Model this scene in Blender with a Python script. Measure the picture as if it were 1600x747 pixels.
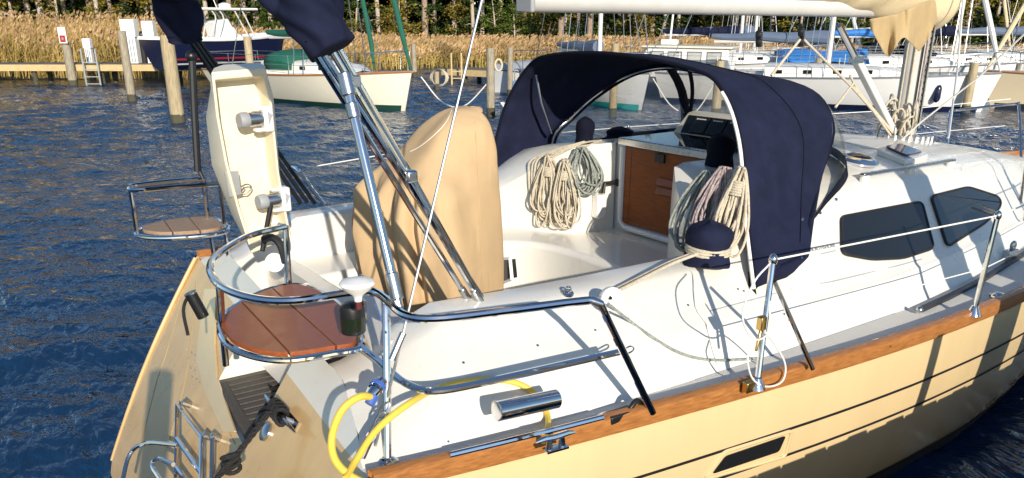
import bpy, math, random
import numpy as np
from mathutils import Vector, Matrix
from mathutils.bvhtree import BVHTree

for o in list(bpy.data.objects):
    bpy.data.objects.remove(o)
sc = bpy.context.scene
COL = sc.collection
R = math.radians

# ------------------------------------------------------------------ camera
FPX, CX, CY = 1275.0, 800.0, 524.0
PITCH = math.atan((CY - 35.0) / FPX)
TH = R(55.7)
CAM = np.array([0.0, 0.0, 2.62])
FW = np.array([math.cos(TH) * math.cos(PITCH), math.sin(TH) * math.cos(PITCH), -math.sin(PITCH)])
RT = np.array([math.sin(TH), -math.cos(TH), 0.0])
UP = np.cross(RT, FW)
HD = np.array([math.cos(TH), math.sin(TH), 0.0])
cam = bpy.data.cameras.new('camera')
cam.sensor_width = 36.0
cam.lens = FPX / 1600 * 36
cam.shift_y = 150.5 / 1600
cam.clip_start = 0.05
cam.clip_end = 3000
co = bpy.data.objects.new('camera', cam)
COL.objects.link(co)
co.location = CAM
co.rotation_euler = Vector(FW).to_track_quat('-Z', 'Y').to_euler()
sc.camera = co

# ------------------------------------------------------------------ light
SUN_TO = Vector((-0.33, -1.0, 0.37)).normalized()
w = bpy.data.worlds.new('World')
sc.world = w
w.use_nodes = True
nt = w.node_tree
bg = nt.nodes['Background']
sky = nt.nodes.new('ShaderNodeTexSky')
sky.sky_type = 'NISHITA'
sky.sun_disc = False
sky.sun_elevation = math.asin(SUN_TO.z)
sky.sun_rotation = math.atan2(SUN_TO.x, SUN_TO.y)
sky.air_density = 1.0
sky.dust_density = 0.25
sky.ozone_density = 3.0
nt.links.new(sky.outputs[0], bg.inputs[0])
bg.inputs[1].default_value = 0.115
sl = bpy.data.lights.new('sun', 'SUN')
sl.energy = 4.4
sl.angle = R(0.5)
sl.color = (1.0, 0.91, 0.78)
so = bpy.data.objects.new('sun', sl)
COL.objects.link(so)
so.rotation_euler = SUN_TO.to_track_quat('Z', 'Y').to_euler()
so.location = (-5, -20, 15)
sc.view_settings.view_transform = 'Standard'
sc.view_settings.look = 'None'
sc.view_settings.gamma = 1
sc.view_settings.exposure = 0.42
sc.render.engine = 'CYCLES'
sc.cycles.max_bounces = 8
sc.cycles.transparent_max_bounces = 16

# ------------------------------------------------------------------ helpers
def ray(px, py):
    return FW + RT * (px - CX) / FPX - UP * (py - CY) / FPX

def P(px, py, x=None, y=None, z=None):
    """the point of a plane x=, y= or z= that stands at this place of the photograph"""
    v = ray(px, py)
    if z is not None: t = (z - CAM[2]) / v[2]
    elif x is not None: t = (x - CAM[0]) / v[0]
    else: t = (y - CAM[1]) / v[1]
    p = CAM + v * t
    return (float(p[0]), float(p[1]), float(p[2]))

def V(px, v, z=0.0):
    """point v metres out over the water in the direction of picture column px, at height z"""
    d = v * math.cos(PITCH) + (CAM[2] - z) * math.sin(PITCH)
    p = HD * v + RT * (d * (px - CX) / FPX)
    return (float(p[0]), float(p[1]), z)

def zat(py, v):
    """height that appears at picture row py at distance v"""
    return 2.62 - v * math.tan(PITCH - math.atan((CY - py) / FPX))

def catmull(pts, n=6, closed=False):
    P_ = [np.array(p, float) for p in pts]
    N = len(P_)
    out = []
    segs = N if closed else N - 1
    for i in range(segs):
        if closed:
            p0, p1, p2, p3 = P_[(i - 1) % N], P_[i], P_[(i + 1) % N], P_[(i + 2) % N]
        else:
            p1, p2 = P_[i], P_[i + 1]
            p0 = P_[i - 1] if i > 0 else 2 * p1 - p2
            p3 = P_[i + 2] if i + 2 < N else 2 * p2 - p1
        for k in range(n):
            t = k / n
            out.append(0.5 * (2 * p1 + (p2 - p0) * t + (2 * p0 - 5 * p1 + 4 * p2 - p3) * t * t + (3 * p1 - p0 - 3 * p2 + p3) * t ** 3))
    if not closed: out.append(P_[-1])
    return out

class MB:
    def __init__(s): s.v = []; s.f = []
    def add(s, vs, fs):
        b = len(s.v); s.v += [tuple(map(float, q)) for q in vs]; s.f += [tuple(b + i for i in f) for f in fs]; return s
    def grid(s, rows, closed_u=False, closed_v=False, flip=False):
        n = len(rows); m = len(rows[0]); vs = [p for r_ in rows for p in r_]; fs = []
        for i in range(n if closed_v else n - 1):
            for j in range(m if closed_u else m - 1):
                a, b, c, d = i * m + j, i * m + (j + 1) % m, ((i + 1) % n) * m + (j + 1) % m, ((i + 1) % n) * m + j
                fs.append((d, c, b, a) if flip else (a, b, c, d))
        return s.add(vs, fs)
    def box(s, c, size, rot=None, ax=None):
        hx, hy, hz = size[0] / 2, size[1] / 2, size[2] / 2
        vs = [Vector((sx * hx, sy * hy, sz * hz)) for sx in (-1, 1) for sy in (-1, 1) for sz in (-1, 1)]
        if ax is not None:
            M = Matrix([Vector(a) for a in ax]).transposed(); vs = [M @ v for v in vs]
        elif rot is not None:
            M = Matrix.Rotation(rot[2], 3, 'Z') @ Matrix.Rotation(rot[1], 3, 'Y') @ Matrix.Rotation(rot[0], 3, 'X'); vs = [M @ v for v in vs]
        c = Vector(c)
        return s.add([v + c for v in vs], [(0, 1, 3, 2), (4, 6, 7, 5), (0, 4, 5, 1), (2, 3, 7, 6), (0, 2, 6, 4), (1, 5, 7, 3)])
    def bar(s, a, b, wd, ht, up=(0, 0, 1)):
        a, b = Vector(a), Vector(b); d = b - a; L = d.length; d.normalize(); u_ = Vector(up); sd = d.cross(u_)
        if sd.length < 1e-4: sd = d.cross(Vector((1, 0, 0)))
        sd.normalize(); u_ = sd.cross(d)
        return s.box((a + b) / 2, (L, wd, ht), ax=(d, sd, u_))
    def tube(s, pts, r, n=8, closed=False, smooth=0, cap=True):
        if smooth: pts = catmull(pts, smooth, closed)
        pts = [Vector(p) for p in pts]; N = len(pts); rs = r if isinstance(r, (list, tuple)) else [r] * N
        if len(rs) != N: rs = list(np.interp(np.linspace(0, 1, N), np.linspace(0, 1, len(rs)), rs))
        T = []
        for i in range(N):
            a = pts[(i - 1) % N] if (closed or i > 0) else pts[i]; b = pts[(i + 1) % N] if (closed or i < N - 1) else pts[i]
            t = (b - a); T.append(t.normalized() if t.length > 1e-9 else Vector((0, 0, 1)))
        nv = T[0].orthogonal().normalized(); rings = []
        for i in range(N):
            if i:
                q = T[i - 1].rotation_difference(T[i]); nv = q @ nv; nv = (nv - T[i] * nv.dot(T[i])).normalized()
            bn = T[i].cross(nv)
            rings.append([pts[i] + (nv * math.cos(2 * math.pi * k / n) + bn * math.sin(2 * math.pi * k / n)) * rs[i] for k in range(n)])
        b0 = len(s.v)
        s.grid(rings, closed_u=True, closed_v=closed, flip=False)
        if cap and not closed:
            s.f.append(tuple(b0 + k for k in range(n))[::-1]); s.f.append(tuple(b0 + (N - 1) * n + k for k in range(n)))
        return s
    def lathe(s, prof, origin=(0, 0, 0), axis=(0, 0, 1), n=20):
        q = Vector((0, 0, 1)).rotation_difference(Vector(axis).normalized()); o_ = Vector(origin)
        rings = [[o_ + q @ Vector((r * math.cos(2 * math.pi * k / n), r * math.sin(2 * math.pi * k / n), z)) for k in range(n)] for r, z in prof]
        b0 = len(s.v); s.grid(rings, closed_u=True)
        s.f.append(tuple(b0 + k for k in range(n))[::-1]); s.f.append(tuple(b0 + (len(prof) - 1) * n + k for k in range(n)))
        return s
    def prism(s, poly, ext):
        """polygon (3-D points) extruded by vector ext"""
        n = len(poly); e = np.array(ext, float); vs = [np.array(p, float) for p in poly] + [np.array(p, float) + e for p in poly]
        fs = [tuple(range(n))[::-1], tuple(range(n, 2 * n))] + [(i, (i + 1) % n, n + (i + 1) % n, n + i) for i in range(n)]
        return s.add(vs, fs)
    def ball(s, c, r, n=12, m=8, sq=(1, 1, 1)):
        rows = []
        for i in range(m + 1):
            a = math.pi * i / m
            rows.append([(c[0] + sq[0] * r * math.sin(a) * math.cos(2 * math.pi * k / n), c[1] + sq[1] * r * math.sin(a) * math.sin(2 * math.pi * k / n), c[2] + sq[2] * r * math.cos(a)) for k in range(n)])
        return s.grid(rows, closed_u=True, flip=True)
    def each(s, name, mat, parent=None, **k):
        """every separate piece of this mesh as an object of its own"""
        par = list(range(len(s.v)))
        def find(a):
            while par[a] != a: par[a] = par[par[a]]; a = par[a]
            return a
        for f in s.f:
            for b in f[1:]: par[find(f[0])] = find(b)
        groups = {}
        for f in s.f: groups.setdefault(find(f[0]), []).append(f)
        out = []
        for fs in groups.values():
            ids = sorted({i for f in fs for i in f}); mp = {i: k_ for k_, i in enumerate(ids)}; b = MB(); b.v = [s.v[i] for i in ids]; b.f = [tuple(mp[i] for i in f) for f in fs]; out.append(b.build(name, mat, parent, **k))
        return out
    def build(s, name, mat, parent=None, smooth=True, angle=35, bevel=0, seg=2, subsurf=0, solid=0, weld=True):
        me = bpy.data.meshes.new(name); me.from_pydata(s.v, [], s.f); me.update()
        import bmesh
        bm = bmesh.new(); bm.from_mesh(me)
        if weld: bmesh.ops.remove_doubles(bm, verts=bm.verts, dist=1e-5)
        bmesh.ops.recalc_face_normals(bm, faces=bm.faces)
        bm.to_mesh(me); bm.free()
        ms = mat if isinstance(mat, (list, tuple)) else [mat]
        for m_ in ms: me.materials.append(m_)
        if smooth:
            me.polygons.foreach_set('use_smooth', [True] * len(me.polygons)); me.set_sharp_from_angle(angle=R(angle))
        o = bpy.data.objects.new(name, me); COL.objects.link(o)
        if parent is not None:
            o.parent = parent
            if parent.type == 'EMPTY': o.matrix_parent_inverse = Matrix.Translation(-parent.location)
        if solid:
            m_ = o.modifiers.new('thick', 'SOLIDIFY'); m_.thickness = solid; m_.offset = 0
        if subsurf:
            m_ = o.modifiers.new('sub', 'SUBSURF'); m_.levels = m_.render_levels = subsurf
        if bevel:
            m_ = o.modifiers.new('bev', 'BEVEL'); m_.width = bevel; m_.segments = seg; m_.limit_method = 'ANGLE'; m_.angle_limit = R(40)
        return o

def tag(o, label=None, cat=None, group=None, kind=None):
    if label: o['label'] = label
    if cat: o['category'] = cat
    if group: o['group'] = group
    if kind: o['kind'] = kind
    return o

def thing(name, label, cat, loc=(0, 0, 0), group=None):
    o = bpy.data.objects.new(name, None); COL.objects.link(o); o.location = loc; o.empty_display_size = .2
    return tag(o, label, cat, group)

def kids(o): return [c for c in bpy.data.objects if c.parent == o]

def copy_tree(o, parent=None, ch=None):
    c = o.copy(); COL.objects.link(c)
    if parent is not None: c.parent = parent
    for k in list(o.children): copy_tree(k, c)
    return c

def clip(poly, p, n):
    """keep the side of a flat polygon where (q-p).n >= 0"""
    out = []; N = len(poly)
    for i in range(N):
        a, b = np.array(poly[i], float), np.array(poly[(i + 1) % N], float); da, db = (a - p) @ n, (b - p) @ n
        if da >= 0: out.append(a)
        if da * db < 0: out.append(a + (b - a) * da / (da - db))
    return out

def rounded(pix, r=6, n=4):
    out = []; N = len(pix)
    for i in range(N):
        p0, p1, p2 = np.array(pix[i - 1], float), np.array(pix[i], float), np.array(pix[(i + 1) % N], float)
        a = p1 + (p0 - p1) / np.linalg.norm(p0 - p1) * r; b = p1 + (p2 - p1) / np.linalg.norm(p2 - p1) * r
        for k in range(n + 1):
            t = k / n; out.append(tuple((1 - t) ** 2 * a + 2 * t * (1 - t) * p1 + t * t * b))
    return out

def bvh_of(objs):
    vs, fs = [], []
    for o in objs:
        b = len(vs); vs += [v.co.copy() for v in o.data.vertices]; fs += [[b + i for i in p.vertices] for p in o.data.polygons]
    return BVHTree.FromPolygons(vs, fs)

def hit(tree, px, py, off=0.0):
    loc, nor, i, d = tree.ray_cast(Vector(CAM), Vector(ray(px, py)).normalized())
    if loc is None: return None, None
    if nor.dot(Vector(ray(px, py))) > 0: nor = -nor
    return loc + nor * off, nor

# ------------------------------------------------------------------ materials
def newmat(name):
    m = bpy.data.materials.new(name); m.use_nodes = True; return m, m.node_tree, m.node_tree.nodes['Principled BSDF']

def mat(name, col, rough=.5, metal=0, var=0.0, vscale=8, bump=0.0, bscale=60, spec=.5, col2=None, coat=0, stretch=None, sheen=0, detail=4, wrinkle=0):
    m, t, b = newmat(name)
    b.inputs['Roughness'].default_value = rough; b.inputs['Metallic'].default_value = metal
    b.inputs['Specular IOR Level'].default_value = spec; b.inputs['Coat Weight'].default_value = coat
    b.inputs['Coat Roughness'].default_value = .08; b.inputs['Sheen Weight'].default_value = sheen
    b.inputs['Base Color'].default_value = (*col, 1)
    if var or bump or col2 or wrinkle:
        tc = t.nodes.new('ShaderNodeTexCoord'); mp = t.nodes.new('ShaderNodeMapping'); t.links.new(tc.outputs['Object'], mp.inputs[0])
        if stretch: mp.inputs['Scale'].default_value = stretch
    if var or col2:
        n = t.nodes.new('ShaderNodeTexNoise'); n.inputs['Scale'].default_value = vscale; n.inputs['Detail'].default_value = detail; n.inputs['Roughness'].default_value = .6
        t.links.new(mp.outputs[0], n.inputs['Vector'])
        r_ = t.nodes.new('ShaderNodeValToRGB'); r_.color_ramp.elements[0].position = .3; r_.color_ramp.elements[1].position = .7
        lo = col2 if col2 else tuple(c * (1 - var) for c in col)
        r_.color_ramp.elements[0].color = (*lo, 1); r_.color_ramp.elements[1].color = (*col, 1)
        t.links.new(n.outputs[0], r_.inputs[0]); t.links.new(r_.outputs[0], b.inputs['Base Color'])
        mr = t.nodes.new('ShaderNodeMapRange'); mr.inputs[3].default_value = rough * .8; mr.inputs[4].default_value = min(1, rough * 1.25)
        t.links.new(n.outputs[0], mr.inputs[0]); t.links.new(mr.outputs[0], b.inputs['Roughness'])
    if bump:
        n2 = t.nodes.new('ShaderNodeTexNoise'); n2.inputs['Scale'].default_value = bscale; n2.inputs['Detail'].default_value = 3
        t.links.new(mp.outputs[0], n2.inputs['Vector'])
        bp = t.nodes.new('ShaderNodeBump'); bp.inputs['Strength'].default_value = bump; bp.inputs['Distance'].default_value = .01
        t.links.new(n2.outputs[0], bp.inputs['Height']); t.links.new(bp.outputs[0], b.inputs['Normal'])
    if wrinkle:
        n3 = t.nodes.new('ShaderNodeTexNoise'); n3.inputs['Scale'].default_value = 4.5; n3.inputs['Detail'].default_value = 3; n3.inputs['Distortion'].default_value = 1.2; n3.noise_type = 'RIDGED_MULTIFRACTAL'
        m3 = t.nodes.new('ShaderNodeMapping'); m3.inputs['Scale'].default_value = (1, 1, .45); m3.inputs['Rotation'].default_value = (.3, .2, .4); t.links.new(tc.outputs['Object'], m3.inputs[0]); t.links.new(m3.outputs[0], n3.inputs['Vector'])
        b3 = t.nodes.new('ShaderNodeBump'); b3.inputs['Strength'].default_value = wrinkle; b3.inputs['Distance'].default_value = .02; t.links.new(n3.outputs[0], b3.inputs['Height'])
        if bump: t.links.new(b3.outputs[0], bp.inputs['Normal'])
        else: t.links.new(b3.outputs[0], b.inputs['Normal'])
    return m

M = {}
M['gel'] = mat('white_gelcoat', (.78, .75, .67), .28, var=.08, vscale=4, coat=.3, detail=8, bump=.05, bscale=3)
M['gel_dirty'] = mat('aged_white_gelcoat', (.78, .72, .56), .4, var=.10, vscale=6, col2=(.74, .65, .46))
M['gel_cool'] = mat('cool_white_gelcoat', (.78, .78, .76), .3, var=.05, vscale=3)
M['nonskid'] = mat('nonskid_deck', (.74, .71, .64), .6, var=.06, vscale=5, bump=.5, bscale=220)
M['beige'] = mat('beige_topsides', (.70, .53, .285), .2, var=.07, vscale=3, coat=.5, stretch=(2, 2, .2), detail=6)
M['beige_pale'] = mat('pale_beige_gelcoat', (.70, .46, .20), .28, var=.16, vscale=5, coat=.3, stretch=(1.5, 1.5, .3))
M['stripe'] = mat('black_stripe', (.015, .015, .018), .4)
M['antifoul'] = mat('dark_antifouling', (.02, .022, .028), .7, var=.3)
M['teak'] = mat('varnished_teak', (.36, .10, .028), .38, col2=(.21, .052, .015), vscale=9, stretch=(2.2, 14, 6), coat=.12, bump=.12, bscale=40, detail=8)
M['teak_rail'] = mat('teak_rail_wood', (.44, .185, .05), .36, col2=(.25, .095, .028), vscale=7, stretch=(2, 14, 14), coat=.2, bump=.15, bscale=60, detail=8)
M['teak_door'] = mat('teak_door_wood', (.30, .09, .024), .6, col2=(.18, .05, .014), vscale=8, stretch=(9, 1.2, 12), spec=.2, detail=8)
M['teak_grey'] = mat('weathered_teak', (.40, .27, .17), .6, col2=(.27, .17, .10), vscale=7, stretch=(3, 14, 6), bump=.3, bscale=60)
M['slat'] = mat('dark_weathered_slats', (.10, .085, .07), .7, col2=(.05, .045, .04), vscale=10, stretch=(14, 2, 10), bump=.3)
M['steel'] = mat('polished_stainless', (.70, .70, .71), .08, 1, var=.08, vscale=30)
M['steel_dull'] = mat('brushed_stainless', (.55, .56, .57), .28, 1, var=.1, vscale=40)
M['alu'] = mat('anodised_aluminium', (.66, .66, .64), .35, .85, var=.08, vscale=12)
M['mast_grey'] = mat('weathered_mast_paint', (.52, .50, .46), .5, var=.25, vscale=6, stretch=(1, 1, .2))
M['alu_white'] = mat('white_spar_paint', (.64, .63, .60), .38, var=.10, vscale=8)
M['navy'] = mat('navy_canvas', (.015, .019, .048), .9, var=.4, vscale=7, bump=.35, bscale=420, spec=.15, wrinkle=.35)
M['navy_dark'] = mat('navy_canvas_worn', (.007, .008, .020), .9, var=.3, vscale=9, bump=.4, bscale=300, spec=.15)
M['tan'] = mat('tan_canvas', (.55, .385, .21), .85, var=.10, vscale=5, bump=.25, bscale=260, wrinkle=.45)
M['tan_sail'] = mat('shaded_sail_cover', (.47, .34, .17), .85, var=.15, vscale=5, bump=.3, bscale=120, wrinkle=.7)  # darker copy of the cream cover cloth, its shaded tone put into the colour
M['sailcloth'] = mat('cream_sail_cover', (.68, .56, .35), .8, var=.12, vscale=4, bump=.2, bscale=80, wrinkle=.6)
M['black'] = mat('black_plastic', (.012, .012, .013), .35)
M['rubber'] = mat('black_rubber', (.014, .014, .015), .6)
M['white_pl'] = mat('white_plastic', (.8, .79, .75), .35)
M['grey_pl'] = mat('grey_plastic', (.32, .33, .34), .5)
M['yellow'] = mat('yellow_rubber', (.80, .56, .07), .42, var=.08, vscale=20)
M['blue_refl'] = mat('blue_reflection_tint', (.05, .12, .42), .35)
M['red_pl'] = mat('red_plastic', (.35, .03, .03), .35)
M['brass'] = mat('brass', (.6, .42, .15), .3, 1)
M['green_cv'] = mat('green_canvas', (.008, .115, .075), .8, var=.25, vscale=6)
M['blue_tarp'] = mat('blue_tarpaulin', (.03, .22, .62), .6, var=.3, vscale=5)
M['greyblue'] = mat('greyblue_canvas', (.12, .16, .24), .8, var=.2, vscale=3)
M['cream_hull'] = mat('cream_hull_paint', (.80, .75, .60), .3, var=.05, vscale=1.5)
M['white_hull'] = mat('white_hull_paint', (.80, .79, .76), .28, var=.05, vscale=1.5)
M['tan_hull'] = mat('tan_hull_paint', (.74, .62, .42), .3, var=.05, vscale=1.5)
M['navy_hull'] = mat('navy_hull_paint', (.012, .016, .05), .15, var=.1)
M['greyblue_hull'] = mat('slate_hull_paint', (.10, .12, .18), .3, var=.1)
M['teal'] = mat('teal_bottom_paint', (.03, .42, .38), .5, var=.1)
M['darkgreen'] = mat('dark_green_paint', (.01, .05, .035), .5)
M['pile'] = mat('weathered_piling_wood', (.42, .36, .26), .85, col2=(.19, .165, .12), vscale=5, stretch=(6, 6, .8), bump=.8, bscale=18, detail=8)
M['pile_tan'] = mat('tan_piling_wood', (.50, .40, .24), .85, col2=(.26, .21, .13), vscale=5, stretch=(6, 6, .8), bump=.8, bscale=18, detail=8)
M['algae'] = mat('algae_stained_wood', (.09, .085, .05), .8, var=.5, vscale=6, bump=.5)
M['plank'] = mat('pale_dock_wood', (.60, .46, .23), .8, col2=(.42, .31, .15), vscale=4, stretch=(1, 1, 9), bump=.4, bscale=14)
M['plank_grey'] = mat('grey_dock_planks', (.17, .15, .13), .85, var=.4, vscale=4, stretch=(6, 6, 1), bump=.5, bscale=20)
M['rope_w'] = mat('cream_rope', (.66, .58, .44), .8, var=.25, vscale=60, bump=.8, bscale=180)
M['rope_g'] = mat('grey_green_rope', (.42, .43, .37), .8, col2=(.16, .2, .19), vscale=70, bump=.8, bscale=180)
M['rope_r'] = mat('red_fleck_rope', (.55, .47, .44), .8, col2=(.27, .19, .20), vscale=70, bump=.8, bscale=180)
M['rope_k'] = mat('black_rope', (.014, .014, .015), .7, bump=1, bscale=160)
M['line_w'] = mat('white_line', (.78, .76, .70), .6)
M['soil'] = mat('marsh_mud', (.075, .06, .04), .9, var=.5, vscale=.6, bump=.6, bscale=4)
M['display'] = mat('black_display', (.008, .009, .011), .08)
M['cubby_shade'] = mat('cubby_shade_black', (.02, .02, .022), .1)
M['antique'] = mat('cream_plastic', (.74, .66, .5), .4)

def glass_dark():
    m, t, b = newmat('tinted_window'); b.inputs['Base Color'].default_value = (.012, .013, .014, 1); b.inputs['Roughness'].default_value = .03
    b.inputs['Specular IOR Level'].default_value = .45; b.inputs['Coat Weight'].default_value = .08; b.inputs['Coat Roughness'].default_value = .02; b.inputs['Coat IOR'].default_value = 1.7
    return m
M['glass'] = glass_dark()
M['hatchglass'] = mat('blue_smoked_acrylic', (.05, .055, .13), .08, spec=.7)

def vinyl():
    m = bpy.data.materials.new('clear_vinyl'); m.use_nodes = True; t = m.node_tree; t.nodes.clear()
    o = t.nodes.new('ShaderNodeOutputMaterial'); tr = t.nodes.new('ShaderNodeBsdfTransparent'); gl = t.nodes.new('ShaderNodeBsdfGlossy'); mx = t.nodes.new('ShaderNodeMixShader')
    lw = t.nodes.new('ShaderNodeLayerWeight'); lw.inputs[0].default_value = .3; fr = t.nodes.new('ShaderNodeMapRange'); fr.inputs[3].default_value = .03; fr.inputs[4].default_value = .35; t.links.new(lw.outputs['Fresnel'], fr.inputs[0]); tr.inputs[0].default_value = (.93, .93, .91, 1); gl.inputs['Roughness'].default_value = .12
    nz = t.nodes.new('ShaderNodeTexNoise'); nz.inputs['Scale'].default_value = 5; bp = t.nodes.new('ShaderNodeBump'); bp.inputs['Strength'].default_value = .3; bp.inputs['Distance'].default_value = .02
    t.links.new(nz.outputs[0], bp.inputs['Height']); t.links.new(bp.outputs[0], gl.inputs['Normal'])
    t.links.new(fr.outputs[0], mx.inputs[0]); t.links.new(tr.outputs[0], mx.inputs[1]); t.links.new(gl.outputs[0], mx.inputs[2]); t.links.new(mx.outputs[0], o.inputs[0])
    return m
M['vinyl'] = vinyl()

def leafmat(name, a, b_, c):
    m, t, b = newmat(name); b.inputs['Roughness'].default_value = .75; b.inputs['Specular IOR Level'].default_value = .08
    g = t.nodes.new('ShaderNodeNewGeometry'); r_ = t.nodes.new('ShaderNodeValToRGB'); e = r_.color_ramp.elements
    e[0].color = (*a, 1); e[1].color = (*c, 1); k = e.new(.5); k.color = (*b_, 1)
    tc = t.nodes.new('ShaderNodeTexCoord'); n = t.nodes.new('ShaderNodeTexNoise'); n.inputs['Scale'].default_value = .55; n.inputs['Detail'].default_value = 3; mr = t.nodes.new('ShaderNodeMapRange'); mr.inputs[1].default_value = .35; mr.inputs[2].default_value = .65; mr.inputs[3].default_value = .5; mr.inputs[4].default_value = 1.1; mx = t.nodes.new('ShaderNodeVectorMath'); mx.operation = 'SCALE'
    t.links.new(tc.outputs['Object'], n.inputs['Vector']); t.links.new(n.outputs[0], mr.inputs[0]); t.links.new(g.outputs['Random Per Island'], r_.inputs[0]); t.links.new(r_.outputs[0], mx.inputs[0]); t.links.new(mr.outputs[0], mx.inputs['Scale']); t.links.new(mx.outputs[0], b.inputs['Base Color'])
    return m
M['leaf_green'] = leafmat('broadleaf_foliage', (.03, .06, .012), (.075, .12, .02), (.15, .19, .03))
M['leaf_dark'] = leafmat('shade_dark_foliage', (.008, .015, .006), (.018, .032, .010), (.045, .06, .016))  # darkened so the black shade between trees lies in the leaf colour
M['leaf_gold'] = leafmat('autumn_gold_foliage', (.09, .10, .02), (.22, .18, .03), (.32, .22, .04))
M['leaf_rust'] = leafmat('rusty_foliage', (.07, .04, .015), (.16, .07, .02), (.24, .12, .03))
M['needle'] = leafmat('pine_needles', (.02, .04, .012), (.05, .08, .02), (.10, .13, .03))
M['reed'] = leafmat('dry_reed', (.26, .17, .04), (.41, .28, .085), (.54, .40, .16))
M['reed_green'] = leafmat('green_gold_reed', (.22, .20, .05), (.36, .27, .07), (.48, .35, .10))
M['plume'] = leafmat('reed_plumes', (.32, .19, .09), (.44, .28, .14), (.55, .38, .21))
M['bark'] = mat('pine_bark', (.42, .31, .23), .9, col2=(.20, .14, .10), vscale=3, stretch=(5, 5, .8), bump=.8, bscale=12)
M['bark_pale'] = mat('pale_bark', (.56, .47, .37), .9, col2=(.32, .25, .19), vscale=3, stretch=(5, 5, .8), bump=.8, bscale=12)

def watermat():
    m, t, b = newmat('harbour_water'); b.inputs['Base Color'].default_value = (.007, .031, .080, 1); b.inputs['Roughness'].default_value = .05; b.inputs['IOR'].default_value = 1.33
    tc = t.nodes.new('ShaderNodeTexCoord'); acc = None
    for sc_, st, dist, seed in ((3.4, .9, .10, 3), (10, .9, .035, 7)):
        mp = t.nodes.new('ShaderNodeMapping'); mp.inputs['Location'].default_value = (seed, seed * 2, 0); mp.inputs['Rotation'].default_value = (0, 0, R(30 + seed * 6)); mp.inputs['Scale'].default_value = (1.3, .6, 1)
        n = t.nodes.new('ShaderNodeTexNoise'); n.inputs['Scale'].default_value = sc_; n.inputs['Detail'].default_value = 2.5; n.inputs['Distortion'].default_value = .4
        t.links.new(tc.outputs['Object'], mp.inputs[0]); t.links.new(mp.outputs[0], n.inputs['Vector'])
        bp = t.nodes.new('ShaderNodeBump'); bp.inputs['Strength'].default_value = st; bp.inputs['Distance'].default_value = dist
        t.links.new(n.outputs[0], bp.inputs['Height'])
        if acc: t.links.new(acc.outputs[0], bp.inputs['Normal'])
        acc = bp
    t.links.new(acc.outputs[0], b.inputs['Normal'])
    return m
M['water'] = watermat()
# ================================================================== setting: water, marsh, wood
m = MB(); S = 1500
# one sheet of water: fine wind ripples near the boat, flattening out with distance
ang = np.concatenate([np.linspace(-50, 50, 760), np.linspace(50, 310, 240)[1:-1]]); ang = np.radians(ang) + TH; rad = np.concatenate([[.3, .8, 1.3], 1.6 * 1.0052 ** np.arange(0, 780), [110, 160, 260, 500, 1500]]); rad = np.unique(rad)
RR, AA = np.meshgrid(rad, ang, indexing='ij'); WX_, WY_ = RR * np.cos(AA), RR * np.sin(AA); WZ = np.zeros_like(RR); wr = np.random.default_rng(21)
SP = np.maximum(RR * .0052, RR * math.radians(100 / 760))
patch = .72 + .45 * np.sin(WX_ * .21 + 1.3 * np.sin(WY_ * .13)) * np.sin(WY_ * .17 + 1.1 * np.sin(WX_ * .11) + 2)
for k in range(64):
    lam = .16 * (1.9 / .16) ** wr.random(); th_ = math.radians(64) + wr.normal(0, .48); kk = 2 * math.pi / lam; ph = wr.random() * 6.28; sl_ = .033 * (lam / .6) ** .1
    s_ = np.sin(kk * (WX_ * math.cos(th_) + WY_ * math.sin(th_)) + ph + .6 * np.sin(.9 * WX_ + k) * np.sin(.7 * WY_ - k)); WZ += (sl_ / kk) * (s_ + .35 * (s_ * s_ - .5)) * np.clip((lam / SP - 2.0) / 1.5, 0, 1)
WZ *= patch
vs = np.stack([WX_, WY_, WZ], -1).reshape(-1, 3); nr, na = RR.shape; ii = np.arange(nr - 1)[:, None] * na; jj = np.arange(na)[None, :]; j2 = (jj + 1) % na
fc = np.stack([ii + jj, ii + na + jj, ii + na + j2, ii + j2], -1).reshape(-1, 4)
vs = np.vstack([vs, [[0, 0, 0]]])
me = bpy.data.meshes.new('water'); me.vertices.add(len(vs)); me.vertices.foreach_set('co', vs.astype(np.float32).ravel()); me.loops.add(fc.size); me.loops.foreach_set('vertex_index', fc.astype(np.int32).ravel()); me.polygons.add(len(fc)); me.polygons.foreach_set('loop_start', np.arange(0, fc.size, 4, dtype=np.int32)); me.materials.append(M['water']); me.update(); me.polygons.foreach_set('use_smooth', np.ones(len(fc), bool))
water = bpy.data.objects.new('water', me); COL.objects.link(water); tag(water, kind='structure')
VS = 44.0                                       # distance of the far shore
def shore_v(px): return float(np.interp(px, [-600, 0, 330, 500, 700, 900, 1100, 1400, 2300], [41, 41, 42, 46, 52, 52, 56, 60, 66]))
def gz(v, s): d = v - s; return float(np.interp(d, [-8, 0, 1.5, 8, 40, 90], [-1.2, -.15, .2, .3, .34, .4]))
cols = list(range(-700, 2401, 50)); rows = []
for k in (-8, -3, 0, 1.5, 4, 8, 20, 40, 90, 300, 1200):
    rr = []
    for px in cols:
        s = shore_v(px); v = s + k; p = V(px, v, 0); rr.append((p[0], p[1], gz(v, s) + (.12 * math.sin(px * .07 + k) if 0 < k < 30 else 0)))
    rows.append(rr)
m = MB(); m.grid(rows); g = m.build('marsh_ground', M['soil'], None); tag(g, kind='structure')
m = MB(); m.grid([[(x, y, -2.6) for x in (-S, S)] for y in (-S, S)]); tag(m.build('ground', M['soil'], None, smooth=False), kind='structure')

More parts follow.
